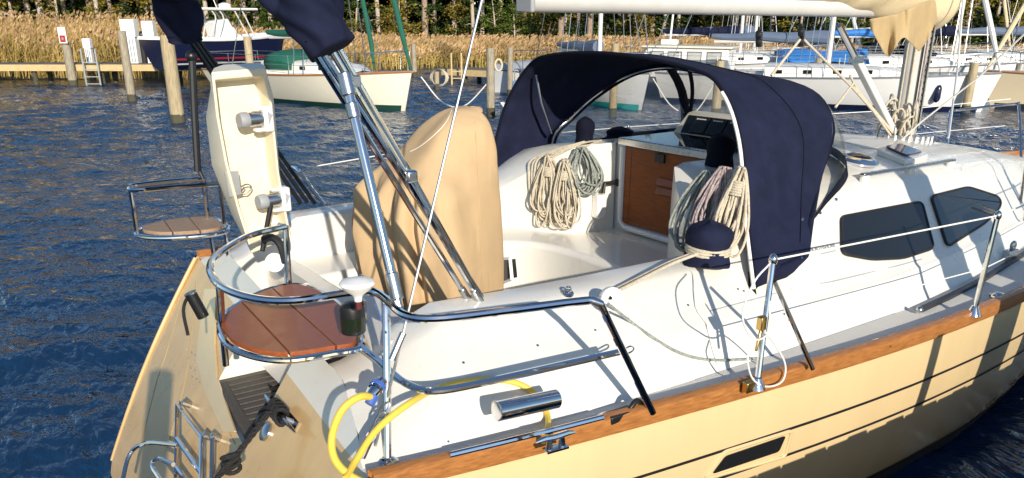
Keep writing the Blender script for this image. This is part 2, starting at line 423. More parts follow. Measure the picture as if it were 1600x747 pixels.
def fast_mesh(name, vs, nper, mats, midx=None):
    """vs: (N*nper,3) array of separate polygons with nper corners"""
    N = len(vs) // nper; me = bpy.data.meshes.new(name); me.vertices.add(len(vs)); me.vertices.foreach_set('co', np.asarray(vs, np.float32).ravel())
    me.loops.add(len(vs)); me.loops.foreach_set('vertex_index', np.arange(len(vs), dtype=np.int32)); me.polygons.add(N)
    me.polygons.foreach_set('loop_start', np.arange(0, len(vs), nper, dtype=np.int32))
    if midx is not None: me.polygons.foreach_set('material_index', np.asarray(midx, np.int32))
    for m_ in mats: me.materials.append(m_)
    me.update(); me.validate(); return me

# ---- reeds: tens of thousands of leaning stems with plumes
rs = np.random.default_rng(5)
def reeds(n, px0, px1, d0, d1, hfun, name, mats, wide=.016):
    V_, mi = [], []
    pxs = rs.uniform(px0, px1, n); ds = d0 + (d1 - d0) * rs.uniform(0, 1, n) ** 1.5
    for px, d in zip(pxs, ds):
        s = shore_v(px); v = s + d; b = np.array(V(px, v, 0)); b[2] = gz(v, s) - .05; h = hfun(px, d) * rs.uniform(.72, 1.12)
        lean = RT * rs.normal(.10, .16) + HD * rs.normal(0, .12); w_ = wide * rs.uniform(.7, 1.7) * (v / 45)
        sd = RT * w_ if rs.random() < .75 else (RT * .5 + HD * .8) * w_
        t1 = b + np.array([0, 0, h * .55]) + lean * h * .35; t2 = b + np.array([0, 0, h]) + lean * h
        V_ += [b - sd * .6, b + sd * .6, t1 + sd, t1 - sd]; mi.append(1 if rs.random() < .30 * max(0, 1 - d / 6) + .18 else 0)
        V_ += [t1 - sd, t1 + sd, t2 + sd * .25, t2 - sd * .25]; mi.append(0)
        # a drooping leaf blade and the plume
        for q in range(2):
            f = rs.uniform(.3, .8); o_ = b + np.array([0, 0, h * f]) + lean * h * f * .7; dd = (RT * rs.normal(.5, .9) + HD * rs.normal(0, .6)); L = h * rs.uniform(.18, .34)
            e = o_ + dd * L * .6 + np.array([0, 0, L * rs.uniform(.1, .8)]); up_ = np.array([0, 0, w_ * 1.1]); V_ += [o_ - up_, o_ + up_, e + up_ * .2, e - up_ * .2]; mi.append(1 if rs.random() < .14 else 0)
        if rs.random() < .6:
            L = rs.uniform(.18, .34); pd = lean + np.array([0, 0, .8]) + RT * rs.normal(.25, .25); e = t2 + pd * L; sp = sd * 2.6
            mm_ = t2 + pd * L * .4; V_ += [t2 - sd * .4, mm_ - sp, e, mm_ + sp]; mi.append(2)
    me = fast_mesh(name, np.array(V_), 4, mats, mi); o = bpy.data.objects.new(name, me); COL.objects.link(o); tag(o, kind='stuff'); return o
def hL(px, d): return (1.65 + min(d, 12) * .055) * (1 + .08 * math.sin(px * .045 + d * .5)) * float(np.interp(px, [0, 250, 400, 620, 1080, 1250, 1600], [1.08, 1.02, .74, .52, .44, .24, .2]))
rd = reeds(32000, -420, 2050, .6, 26, hL, 'reeds', [M['reed'], M['reed_green'], M['plume']]); tag(rd, 'tall golden reeds filling the far bank below the trees', 'reeds')

# ---- trees
def leaf_quads(pts, size, rnd, flat=.5):
    n = len(pts); d = rnd.normal(size=(n, 3)); d /= np.linalg.norm(d, axis=1)[:, None]; d[:, 2] *= flat; e = np.cross(d, rnd.normal(size=(n, 3))); e /= np.linalg.norm(e, axis=1)[:, None] + 1e-9; d /= np.linalg.norm(d, axis=1)[:, None] + 1e-9
    s = size * rnd.uniform(.55, 1.3, (n, 1)); a = d * s; b = e * s * .55
    return np.stack([pts - a, pts + b, pts + a, pts - b], 1).reshape(-1, 3)
def clumps(rnd, centres, rad, per, size):
    out = []
    for c, r_ in zip(centres, rad):
        p = rnd.normal(size=(per, 3)) * np.array([r_, r_, r_ * .6]) * .55 + c; out.append(p)
    return leaf_quads(np.concatenate(out), size, rnd)
def make_tree(kind, seed):
    rnd = np.random.default_rng(seed); nm = {'pine': 'pine_tree', 'broad': 'broadleaf_tree', 'gold': 'autumn_tree', 'rust': 'autumn_tree'}[kind]
    lab = {'pine': 'tall pine tree with a bare pinkish trunk behind the reeds', 'broad': 'green broadleaf tree in the wood behind the reeds', 'gold': 'yellow green autumn tree at the edge of the wood', 'rust': 'rust coloured autumn tree at the edge of the wood'}[kind]
    t = thing(nm, lab, 'tree', (0, 0, 0), {'pine': 'pines of the far wood', 'broad': 'broadleaf trees of the far wood', 'gold': 'yellow autumn trees of the far wood', 'rust': 'rusty autumn trees of the far wood'}[kind])
    H = rnd.uniform(13, 16) if kind == 'pine' else rnd.uniform(7, 10); r0 = rnd.uniform(.16, .24) if kind == 'pine' else rnd.uniform(.10, .16); m = MB()
    bend = rnd.normal(0, .25, 2); path = [(bend[0] * (k / 5) ** 2 * 2, bend[1] * (k / 5) ** 2 * 2, H * k / 5) for k in range(6)]
    m.tube(path, [r0 * 1.25, r0, r0 * .9, r0 * .8, r0 * .55, r0 * .2], n=9, smooth=2)
    cs, rd_ = [], []
    nb = 20 if kind == 'pine' else 16
    for k in range(nb):
        f = rnd.uniform(.10, .5) if (kind == 'pine' and k < 6) else rnd.uniform(.45, 1.0) if kind == 'pine' else rnd.uniform(.15, 1.0)
        z = H * f; a = rnd.uniform(0, 2 * math.pi); L = (rnd.uniform(.7, 1.5) if f < .45 else rnd.uniform(1.2, 2.8) * (1.25 - f)) if kind == 'pine' else rnd.uniform(1.0, 2.4) * (1.15 - .6 * f)
        o_ = np.array([bend[0] * f * f * 2, bend[1] * f * f * 2, z]); e = o_ + np.array([math.cos(a) * L, math.sin(a) * L, L * rnd.uniform(-.1, .5)]); m.tube([o_, (o_ + e) / 2 + (0, 0, .1), e], [r0 * .3, r0 * .2, r0 * .06], n=5)
        for q in range(3): cs.append(o_ + (e - o_) * rnd.uniform(.45, 1.1) + rnd.normal(0, .22, 3)); rd_.append(rnd.uniform(.35, .85) * (1 if kind != 'pine' else .8))
    m.build('trunk', M['bark'] if kind == 'pine' and seed % 2 else M['bark_pale'], t)
    q = clumps(rnd, cs, rd_, 34, .17 if kind != 'pine' else .15); me = fast_mesh('crown', q, 4, [{'pine': M['needle'], 'broad': M['leaf_green'], 'gold': M['leaf_gold'], 'rust': M['leaf_rust']}[kind]])
    o = bpy.data.objects.new('crown', me); COL.objects.link(o); o.parent = t; return t
def make_shrub(kind, seed):
    rnd = np.random.default_rng(seed); t = thing('shrub', {'leaf_dark': 'dark green shrub of the undergrowth below the pines', 'leaf_green': 'fresh green shrub of the undergrowth below the pines', 'leaf_gold': 'golden shrub of the undergrowth below the pines', 'leaf_rust': 'rusty brown shrub of the undergrowth below the pines'}[kind], 'shrub', (0, 0, 0), {'leaf_dark': 'dark shrubs below the pines', 'leaf_green': 'green shrubs below the pines', 'leaf_gold': 'golden shrubs below the pines', 'leaf_rust': 'rusty shrubs below the pines'}[kind])
    cs = rnd.normal(size=(30, 3)) * (1.0, 1.0, .8) + (0, 0, 1.7); cs[:, 2] = np.abs(cs[:, 2]); q = clumps(rnd, cs, rnd.uniform(.35, .8, 30), 40, .13)
    me = fast_mesh('foliage', q, 4, [M[kind]]); o = bpy.data.objects.new('foliage', me); COL.objects.link(o); o.parent = t
    m = MB()
    for k in range(6):
        a = rnd.uniform(0, 6.28); m.tube([(0, 0, -.1), (.35 * math.cos(a), .35 * math.sin(a), 1), (.9 * math.cos(a), .9 * math.sin(a), 2.1)], [.04, .03, .012], n=5)
    m.build('stem', M['bark'], t); return t
protos = {'pine': [make_tree('pine', k) for k in range(5)], 'broad': [make_tree('broad', 20 + k) for k in range(3)], 'gold': [make_tree('gold', 30 + k) for k in range(2)], 'rust': [make_tree('rust', 40)]}
sprot = {k: [make_shrub(k, 50 + i * 7 + j) for j in range(2)] for i, k in enumerate(('leaf_dark', 'leaf_green', 'leaf_gold', 'leaf_rust'))}
used = set(); trng = random.Random(12)
def put(o, px, v, sc_=1.0):
    s = shore_v(px); b = V(px, v, 0); c = o if o.name not in used and not used.add(o.name) else copy_tree(o)
    c.location = (b[0], b[1], gz(v, s) - .05); c.rotation_euler = (0, 0, trng.uniform(0, 6.28)); c.scale = (sc_,) * 3; return c
def wood_v(px): return shore_v(px) + float(np.interp(px, [-400, 0, 300, 700, 1000, 2300], [22, 22, 24, 28, 28, 28])) * float(np.interp(px, [1050, 1250], [1, .35]))
px = -330
while px < 1950:
    v = wood_v(px) + trng.uniform(0, 16); put(trng.choice(protos['pine']), px, v, trng.uniform(.9, 1.15)); px += trng.uniform(9, 34)
for k in range(34):
    px = -300 + k * 66 + trng.uniform(-28, 28); v = wood_v(px) + trng.uniform(-1.5, 8)
    kind = trng.choice(['broad', 'broad', 'gold', 'gold', 'gold'] + (['rust', 'rust'] if px > 1050 and px < 1350 else [])); put(trng.choice(protos[kind]), px, v, trng.uniform(.5, .9))
for k in range(110):
    px = -330 + k * 21 + trng.uniform(-18, 18); v = wood_v(px) + trng.uniform(-2.5, 12)
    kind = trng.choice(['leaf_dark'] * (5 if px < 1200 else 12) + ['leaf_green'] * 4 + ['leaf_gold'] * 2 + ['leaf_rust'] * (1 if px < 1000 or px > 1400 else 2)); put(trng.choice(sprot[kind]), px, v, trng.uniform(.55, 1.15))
for lst in list(protos.values()) + list(sprot.values()):
    for o in lst:
        if o.name not in used:
            for c in list(o.children): bpy.data.objects.remove(c)
            bpy.data.objects.remove(o)
# the depth of the wood behind the first trees: one mass of foliage, its shade put into the dark leaf colour
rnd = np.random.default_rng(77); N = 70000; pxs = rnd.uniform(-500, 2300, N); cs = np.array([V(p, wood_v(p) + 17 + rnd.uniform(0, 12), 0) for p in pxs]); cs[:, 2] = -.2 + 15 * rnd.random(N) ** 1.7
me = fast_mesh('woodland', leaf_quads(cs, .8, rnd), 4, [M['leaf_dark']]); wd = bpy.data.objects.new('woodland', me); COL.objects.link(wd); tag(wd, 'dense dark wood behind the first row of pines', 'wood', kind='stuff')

# ================================================================== docks, pilings, ladders
def piling_mesh(h, r, mt, tilt=0):
    m = MB(); rnd = random.Random(int(h * 977 + r * 5000)); rows = []
    for z in list(np.linspace(-1.2, h, 9)):
        k = r * (1.06 - .10 * (z + 1.2) / (h + 1.2)); rows.append([(k * math.cos(a) * (1 + .03 * math.sin(3 * a + z)) + tilt * z, k * math.sin(a) * (1 + .03 * math.sin(4 * a - z)), z) for a in np.linspace(0, 2 * math.pi, 15)[:-1]])
    m.grid(rows, closed_u=True); m.f.append(tuple(range(len(m.v) - 14, len(m.v)))); return m
PILES = []
def piling(pxt, pyt, pxb, pyb, wpx, label, mt='pile', group='mooring pilings in the harbour', cap=None):
    b = P(pxb, pyb, z=0); v = b[0] * HD[0] + b[1] * HD[1]; h = zat(pyt, v); r = wpx / 2 / FPX * (v * math.cos(PITCH) + 2.62 * math.sin(PITCH))
    t = thing('piling', label, 'piling', (b[0], b[1], 0), group); m = piling_mesh(h, r, mt); o = m.build('shaft', M[mt], t); o.matrix_parent_inverse = Matrix()
    m = MB(); m.lathe([(r * 1.062, -1.1), (r * 1.055, .16), (r * 1.03, .24)], (0, 0, 0), (0, 0, 1), 14); o = m.build('tide_mark', M['algae'], t); o.matrix_parent_inverse = Matrix()
    return t, b, v, h, r
piling(200, 48, 207, 158, 13, 'slim pale piling in front of the left dock pedestals')
piling(266, 55, 279, 192, 21, 'thick grey piling below the port end of the folded bimini', 'pile_tan')
pS = piling(113, 66, 115, 134, 13, 'short grey piling carrying a small red and white sign')
piling(398, 57, 396, 150, 12, 'piling in front of the dark blue motor boat', 'pile_tan')
piling(770, 75, 767, 181, 13, 'piling right of the green trimmed sailboat with a life ring beside it')
piling(796, 74, 797, 150, 9, 'thin piling second right of the green trimmed sailboat')
piling(648, 68, 648, 120, 8, 'piling standing behind the bow of the green trimmed sailboat')
piling(682, 112, 683, 140, 8, 'stub piling carrying the dock end near the bow of the green trimmed sailboat', 'pile_tan')
piling(963, 68, 957, 182, 12, 'piling seen through the sprayhood window before the teal bottomed boat', 'pile_tan')
piling(1122, 95, 1118, 182, 14, 'piling seen through the right half of the sprayhood window', 'pile_tan')
piling(1276, 90, 1272, 150, 12, 'piling by the blue tarpaulin right of the sprayhood')
piling(1268, 88, 1266, 140, 8, 'slimmer twin piling left of the blue tarpaulin piling')
piling(1522, 98, 1508, 177, 13, 'leaning piling in front of the white hull at the right', 'pile_tan')
piling(1584, 100, 1582, 150, 8, 'short piling by the tan hull at the right edge')

def dock(px0, v0, px1, v1, zt, name_lab, depth=1.6):
    a, b = Vector(V(px0, v0, zt)), Vector(V(px1, v1, zt)); d = (b - a).normalized(); n_ = Vector((-d.y, d.x, 0)); n_ = n_ if n_.dot(Vector(HD)) > 0 else -n_
    t = thing('dock', name_lab, 'dock', tuple((a + b) / 2)); L = (b - a).length; m = MB()
    N = int(L / .16)
    for k in range(N):
        c = a + d * ((k + .5) * L / N) + n_ * (depth / 2 + .05); m.box(c + Vector((0, 0, -.02 + .004 * math.sin(k * 7.1))), (L / N - .012, depth, .04), ax=(d, n_, Vector((0, 0, 1))))
    m.build('planks', M['plank_grey'], t, smooth=False)
    m = MB(); m.bar(a + Vector((0, 0, -.16)), b + Vector((0, 0, -.16)), .06, .27); m.bar(a + n_ * depth + Vector((0, 0, -.17)), b + n_ * depth + Vector((0, 0, -.17)), .06, .25); m.build('beam', M['plank'], t, smooth=False)
    m = MB()
    for k in range(int(L / 3) + 1):
        for q in (.25, depth - .1): m.tube([a + d * (k * 3 + 1.2) + n_ * q + Vector((0, 0, -2)), a + d * (k * 3 + 1.2) + n_ * q + Vector((0, 0, -.05))], .11, n=8)
    m.each('dock_leg', M['algae'], t); return a, d, n_
dA = dock(-420, 38.0, 420, 38.0, .90, 'long wooden dock with a pale face beam along the left reeds')
dock(690, 40, 880, 36, .62, 'low wooden dock behind the twin pilings in the middle', 1.4)
dock(1120, 44, 1900, 40, .85, 'wooden dock behind the row of sailboats at the right', 1.6)
def dladder(px, v, zt, zb_, wd, label, mt):
    a = Vector(V(px, v, 0)); t = thing('dock_ladder', label, 'ladder', tuple(a), 'ladders fixed on the docks'); r_ = Vector(RT)
    for s in (-1, 1): m = MB(); m.bar(a + r_ * s * wd / 2 + Vector((0, 0, zb_)), a + r_ * s * wd / 2 + Vector((0, 0, zt)), .07, .05, Vector(HD)); m.build('rail', M[mt], t, smooth=False)
    m = MB(); z = zb_ + .06
    while z < zt - .55: m.bar(a - r_ * wd / 2 + Vector((0, 0, z)), a + r_ * wd / 2 + Vector((0, 0, z)), .06, .04); z += .30
    m.build('rungs', M[mt], t, smooth=False)
dladder(147, 37.7, 1.55, .02, .62, 'pale ladder standing at the left dock edge by the white pedestal', 'alu')
dladder(714, 38.6, 1.35, -.1, .45, 'pinkish wooden ladder at the low middle dock', 'plank')
# pedestals and white dock boxes
def pedestal(px, v, h, wd, label, split=True, zt=.90):
    a = Vector(V(px, v, zt)); t = thing('dock_pedestal', label, 'pedestal', tuple(a), 'white pedestals on the left dock'); ax_ = (Vector(RT), Vector(HD), Vector((0, 0, 1))); m = MB()
    m.box(a + Vector((0, 0, h * .30)), (wd * (.8 if split else 1), wd * .7, h * .6), ax=ax_); m.build('post', M['white_pl'], t, bevel=.01)
    m = MB(); m.box(a + Vector((0, 0, h * .80)), (wd, wd * .85, h * .40), ax=ax_); m.build('cabinet', M['white_pl'], t, bevel=.02)
    m = MB()
    for k in range(3): m.bar(a + Vector(RT) * wd * (-.22 + .22 * k) - Vector(HD) * (wd * .36) + Vector((0, 0, .04)), a + Vector(RT) * wd * (-.22 + .22 * k) - Vector(HD) * (wd * .36) + Vector((0, 0, h * .57)), .03, .012, Vector(HD))
    m.build('cord', M['greyblue'], t, smooth=False)
pedestal(142, 38.9, 1.05, .34, 'smallest white pedestal standing beside the ladder')
pedestal(211, 38.8, 1.85, .62, 'tall white pedestal with cords, left of the pair'); pedestal(241, 38.9, 1.78, .50, 'tall white pedestal with cords, right of the pair')
m = MB(); a = Vector(V(228, 39.1, .9))
m.tube([a + Vector((0, 0, -.05)), a + Vector((0, 0, 1.2))], .16, n=10); m.ball(a + Vector((0, 0, 1.2)), .16); tag(m.build('fender', M['black'], None), 'black upright fender standing between the two tall white pedestals', 'fender')
# sign on its piling
t, b, v, h, r = pS; ax_ = (Vector(RT), Vector(HD), Vector((0, 0, 1))); a = Vector(V(112, v - .3, 0)); zc = zat(55, v)
sg = thing('dock_sign', 'small white sign with a red square on the short grey piling', 'sign', (a.x, a.y, zc)); m = MB(); m.box(Vector((a.x, a.y, zc)), (.34, .03, .66), ax=ax_); m.build('board', M['white_pl'], sg, bevel=.01)
m = MB(); m.box(Vector((a.x, a.y, zc - .14)) - Vector(HD) * .02, (.24, .008, .28), ax=ax_); m.build('red_panel', M['red_pl'], sg); m = MB(); m.box(Vector((a.x, a.y, zc - .14)) - Vector(HD) * .027, (.07, .006, .09), ax=ax_)
for k in range(3): m.box(Vector((a.x, a.y, zc + .1 + .05 * k)) - Vector(HD) * .02, (.2 - .03 * k, .008, .025), ax=ax_)
m.build('marking', M['grey_pl'], sg, smooth=False)
# ring buoy on the middle piling
a = Vector(V(779, 25.2, 1.45)); m = MB(); m.tube([a + Vector(RT) * .10 * math.cos(k) + Vector((0, 0, .16 * math.sin(k))) for k in np.linspace(0, 2 * math.pi, 17)[:-1]], .032, n=8, closed=True); tag(m.build('ring_buoy', M['rope_w'], None), 'pale ring hung on the piling right of the green sailboat', 'ring buoy')

# ================================================================== moored boats
def hull_loft(L, B, fb, stem=.12, tr=.8, draft=.35, plumb=.2):
    """hull with its bow at x = L/2; rows from transom to stem"""
    rows = []
    for k in range(19):
        t = k / 18; x = -L / 2 + L * t; w_ = B / 2 * (tr + (1 - tr) * math.sin(min(1, t / .5) * math.pi / 2)) if t < .5 else B / 2 * max(0.012, (1 - ((t - .5) / .5) ** 2.3)); f = fb * (1 + .28 * max(0, t - .35) ** 1.5 - .05 * math.sin(math.pi * t)); rr = []
        for s in np.linspace(1, -1, 23):
            a = abs(s); z = f * (1 - 0) if a > .999 else lerp_(-draft, f, a ** 1.0); hw = w_ * min(1, (a * 1.0) ** .42 * 1.0) ; xx = x - (f - z) * plumb * max(0, (t - .7) / .3) ** 1 * 1.6 + (f - z) * .15 * max(0, (.2 - t) / .2); rr.append((xx, hw * (1 if s > 0 else -1) * (1 - .10 * (1 - a)), z))
        rows.append(rr)
    return rows
def lerp_(a, b, t): return a + (b - a) * t
def sailboat(name, label, bow, ang, L, B, fb, hull='white_hull', boot='antifoul', canvas='navy', mast_h=11, mastx=.06, hood=True, boomcover='greyblue', furl=None, cabh=.42, group=None, toe='teak_rail', tarp=None, hoodx=-.35, furl2=None, boomz=.75):
    """bow: where the stem meets the water; ang: heading"""
    cx, cy = bow[0] - math.cos(ang) * (L / 2 - .35), bow[1] - math.sin(ang) * (L / 2 - .35)
    t = thing(name, label, 'sailboat', (0, 0, 0), group)
    rows = hull_loft(L, B, fb); m = MB(); m.grid(rows); m.f.append(tuple(range(23))); hl = m.build('hull', M[hull], t, angle=45)
    def side(t_, z, out=.012):
        k = t_ * 18; i = min(17, int(k)); fr = k - i; r0, r1 = rows[i], rows[i + 1]; best = []
        for rr in (r0, r1):
            zs = [p[2] for p in rr[:12]][::-1]; ys = [p[1] for p in rr[:12]][::-1]; xs = [p[0] for p in rr[:12]][::-1]; best.append((np.interp(z, zs, xs), np.interp(z, zs, ys)))
        return lerp_(best[0][0], best[1][0], fr), lerp_(best[0][1], best[1][1], fr) + out
    m = MB()
    for sd in (1, -1): m.grid([[(side(u, z)[0], sd * side(u, z)[1], z) for z in (.16, .08, 0, -.1)] for u in np.linspace(0, .985, 24)])
    m.build('boot_stripe', M[boot], hl)
    deckz = lambda u: rows[min(18, int(u * 18))][0][2]
    m = MB(); m.grid([[(r_[0][0], r_[0][1] * .985, r_[0][2] - .01), (r_[0][0], 0, r_[0][2] + .05), (r_[0][0], -r_[0][1] * .985, r_[0][2] - .01)] for r_ in rows]); m.build('deck', M['gel'], t)
    m = MB()
    for sd in (0, -1): m.tube([(r_[sd][0], r_[sd][1], r_[sd][2] + .012) for r_ in rows], .03, n=6)
    m.build('toe_rail', M[toe], t)
    # cabin trunk with ports
    z0 = fb * .98; x0, x1 = -L * .16, L * .27; w0, w1 = B * .34, B * .17; m = MB(); rr = []
    for u in np.linspace(0, 1, 9):
        x = lerp_(x0, x1, u); w_ = lerp_(w0, w1, u ** 1.6); h_ = cabh * (1 - .55 * u ** 2) * (1 if u < .97 else .2); zz = z0 + .06 * u
        rr.append([(x, w_, zz - .05), (x, w_ * .93, zz + h_ * .8), (x, w_ * .8, zz + h_), (x, 0, zz + h_ + .06), (x, -w_ * .8, zz + h_), (x, -w_ * .93, zz + h_ * .8), (x, -w_, zz - .05)])
    m.grid(rr); m.f.append(tuple(range(7))); cb = m.build('cabin', M['gel'], t, angle=30)
    for sd in (1, -1):
        for u in (.10, .30, .50, .70):
            x = lerp_(x0, x1, u); w_ = lerp_(w0, w1, u ** 1.6); m = MB(); m.box((x, sd * (w_ * .965 + .01), z0 + .06 * u + cabh * .40), (.26, .03, .12), rot=(0, 0, -sd * .10)); m.build('portlight', M['glass'], cb, bevel=.02)
    # mast, boom with cover, furled headsail, stays
    mx = L * mastx; zm = z0 + cabh
    m = MB(); m.tube([(mx, 0, zm - .3), (mx - .1, 0, zm + mast_h)], .075, n=8); ms = m.build('mast', M['alu_white'], t)
    m = MB()
    for hh, wl in ((.5, B * .28),): m.bar((mx - .05, -wl, zm + mast_h * hh), (mx - .05, wl, zm + mast_h * hh), .05, .03)
    m.build('spreader', M['alu_white'], ms)
    m = MB(); m.tube([(mx - .1, 0, zm + boomz), (mx - L * .36, 0, zm + boomz - .05)], .05, n=8); m.build('boom', M['alu_white'], t)
    m = MB(); q = [(mx - .1 - (L * .36) * u, .02 * math.sin(9 * u), zm + boomz + .11 + .02 * math.sin(14 * u)) for u in np.linspace(0, 1, 12)]; m.tube(q, [.22, .20, .17, .16, .14, .12, .08], n=10); m.build('boom_cover', M[boomcover], t)
    bowp, topm = (L / 2 - .05, 0, fb * 1.22), (mx - .08, 0, zm + mast_h)
    m = MB()
    for p in ((-L / 2 + .1, 0, fb), (mx, B * .46, fb * 1.02), (mx, -B * .46, fb * 1.02), (mx - .5, B * .46, fb * 1.02), (mx - .5, -B * .46, fb * 1.02)): m.tube([p, topm if abs(p[1]) < .1 else (topm[0], p[1] * .05, zm + mast_h * .95)], .016, n=4)
    for yy_, xx_ in ((.3, .35), (-.3, .35), (.06, .9), (-.05, 1.4), (.4, -.9), (-.4, -.9)): m.tube([(mx - xx_, B * yy_, zm + .1), (topm[0], yy_ * .2, zm + mast_h * (.5 if abs(yy_) > .2 else .97))], .011, n=4)
    if not furl: m.tube([bowp, topm], .016, n=4)
    m.build('rigging', M['steel_dull'], t)
    if furl: m = MB(); m.tube([bowp, Vector(bowp).lerp(Vector(topm), .08), topm], [.03, .085, .06], n=8); m.build('furled_sail', M[furl], t)
    if furl2: m = MB(); m.tube([(L / 2 - 1.7, 0, fb * 1.2), (L / 2 - 1.75, 0, fb * 1.2 + .7), (mx, 0, zm + mast_h * .75)], [.03, .075, .05], n=8); m.build('furled_sail', M[furl2], t)
    # pulpit, stanchions, lifelines
    m = MB(); hz = fb * 1.2
    m.tube([(L / 2 - 1.3, B * .26, hz - .05), (L / 2 - 1.2, B * .25, hz + .5), (L / 2 - .2, .14, hz + .58), (L / 2 - .2, -.14, hz + .58), (L / 2 - 1.2, -B * .25, hz + .5), (L / 2 - 1.3, -B * .26, hz - .05)], .018, n=6); m.tube([(L / 2 - .25, .08, hz), (L / 2 - .2, .14, hz + .58)], .018, n=6); m.build('pulpit', M['steel_dull'], t)
    m = MB(); ends = {1: [], -1: []}
    for sd in (1, -1):
        for u in (.02, .2, .38, .56, .72):
            x, yy = side(u, fb * .95, -.05); m.tube([(x, sd * yy, fb * .95), (x, sd * yy, fb + .60)], .014, n=5); ends[sd].append((x, sd * yy, fb + .58))
        for dz in (0, -.28): m.tube([(p[0], p[1], p[2] + dz) for p in ends[sd]] + [(L / 2 - 1.2, sd * B * .25, hz + .5 + dz)], .008, n=4)
    m.tube([ends[1][0], (-L / 2 + .05, B * .3, fb + .6), (-L / 2 + .05, -B * .3, fb + .6), ends[-1][0]], .016, n=5); m.build('guard_rail', M['steel_dull'], t)
    if hood:
        m = MB(); hr = []
        for u, hgt, wk in ((0, .62, 1.0), (.35, .66, 1.0), (.7, .58, .95), (1, .36, .85)):
            x = x0 + hoodx + u * 1.3; w_ = w0 * wk * 1.05; hr.append([(x, w_ * math.cos(a) * (1 if abs(math.cos(a)) < .8 else 1.0), z0 + .1 + hgt * math.sin(a) ** .38) for a in np.linspace(.001, math.pi - .001, 13)])
        m.grid(hr); m.build('sprayhood', M[canvas], t, solid=.01)
    if tarp:
        m = MB(); hr = []
        for u in np.linspace(0, 1, 7): x = lerp_(-L * .48, -L * .10, u); w_ = B * .42; hr.append([(x, w_ * v_, z0 + .62 - .45 * abs(v_) ** 1.5 + .05 * math.sin(8 * u + 3 * v_)) for v_ in np.linspace(-1, 1, 11)])
        m.grid(hr); m.build('tarpaulin', M[tarp], t, solid=.01)
    t.location = (cx, cy, 0); t.rotation_euler = (0, 0, ang)
    for c in kids(t): c.matrix_parent_inverse = Matrix()
    return t
az = TH
def head(deg): return az - math.pi / 2 + R(deg)          # 0 = bow to the right of the picture, positive turns it away
g1 = sailboat('sailboat', 'cream sailboat with green canvas and green furled sail left of the tan wheel cover', P(634, 173, z=0), head(-38), 9.6, 3.0, 1.02, 'cream_hull', 'darkgreen', 'green_cv', 12, .13, True, 'green_cv', 'green_cv', group=None, hoodx=.3, furl2='green_cv')
b2 = sailboat('sailboat', 'white sailboat with teal bottom paint seen through the sprayhood window', P(1003, 172, z=0), head(-66), 8.4, 2.9, .98, 'white_hull', 'teal', 'greyblue', 12, .12, False, 'greyblue', None, boomz=.35, toe='alu')
b3 = sailboat('sailboat', 'long white sailboat moored right of the mast with dark bottom paint', P(1533, 175, z=0), head(-24), 10.5, 3.2, 1.0, 'white_hull', 'navy_hull', 'navy', 13, .02, False, 'greyblue', 'alu_white', toe='alu', cabh=.32)
b4 = sailboat('sailboat', 'tan hulled sailboat cut by the right edge of the picture', P(1546, 168, z=0), head(168), 10, 3.1, 1.0, 'tan_hull', 'antifoul', 'navy', 12, .05, True, 'navy', 'sailcloth')
b5 = sailboat('sailboat', 'white sailboat under a bright blue tarpaulin right of the sprayhood', V(1565, 34.5), head(-14), 9.5, 3.0, .95, 'white_hull', 'antifoul', 'navy', 12, .08, False, 'blue_tarp', None, tarp='blue_tarp', toe='alu')
b6 = sailboat('sailboat', 'white sailboat with a slate boom cover farther back behind the blue tarpaulin', V(1330, 38.5), head(-10), 9.5, 3.0, 1.0, 'white_hull', 'navy_hull', 'greyblue', 12, .0, False, 'greyblue', 'alu_white', toe='alu')
b7 = sailboat('sailboat', 'white sailboat with a navy hood moored behind the long white hull at the right', V(1660, 36), head(-12), 10, 3.1, 1.0, 'white_hull', 'antifoul', 'navy', 13, .02, True, 'navy', 'greyblue', toe='alu')
b8 = sailboat('sailboat', 'white sailboat with a pale cover farthest back near the right edge', V(1560, 41), head(-8), 9.5, 3.0, 1.0, 'cream_hull', 'antifoul', 'navy', 13, .05, True, 'sailcloth', 'sailcloth')

b9 = sailboat('sailboat', 'white sailboat whose tall mast stands just right of the sprayhood top', V(1290, 36.5), head(-12), 9, 2.9, 1.0, 'white_hull', 'antifoul', 'navy', 13, .05, False, 'navy', None, toe='alu')
b10 = sailboat('sailboat', 'white sailboat with twin furled sails behind the white bow at the right', V(1745, 38), head(-10), 10, 3.1, 1.0, 'white_hull', 'antifoul', 'navy', 14, .10, False, 'greyblue', 'alu_white', furl2='sailcloth', toe='alu')
# ---- trawler with a pilothouse
def local(t, ang, loc):
    t.location = loc; t.rotation_euler = (0, 0, ang)
    for c in kids(t): c.matrix_parent_inverse = Matrix()
M['pane_pale'] = mat('curtained_glass', (.50, .50, .47), .12, var=.25, vscale=2)
t = thing('trawler', 'white pilothouse trawler with a slate hull behind the sprayhood', 'motor boat')
rows = hull_loft(9.5, 3.2, 1.25, tr=.9); m = MB(); m.grid(rows); m.f.append(tuple(range(23))); m.build('hull', M['greyblue_hull'], t, angle=45)
m = MB()
for sd in (0, -1): m.grid([[(r_[sd][0], r_[sd][1] * 1.012, r_[sd][2] + .03), (r_[sd + (1 if sd == 0 else -1)][0], r_[sd + (1 if sd == 0 else -1)][1] * 1.015, r_[sd][2] - .24)] for r_ in rows])
m.build('bulwark', M['white_hull'], t)
m = MB(); m.grid([[(r_[0][0], r_[0][1] * .98, r_[0][2] - .02), (r_[0][0], -r_[0][1] * .98, r_[0][2] - .02)] for r_ in rows]); m.build('deck', M['gel'], t)
m = MB(); m.grid([[(x, y_, z) for x, z in ((-2.2, 1.1), (-2.2, 2.55), (-.2, 2.62), (1.35, 2.56), (1.65, 1.95), (1.95, 1.1))] for y_ in (-1.15, 1.15)]); m.f += []
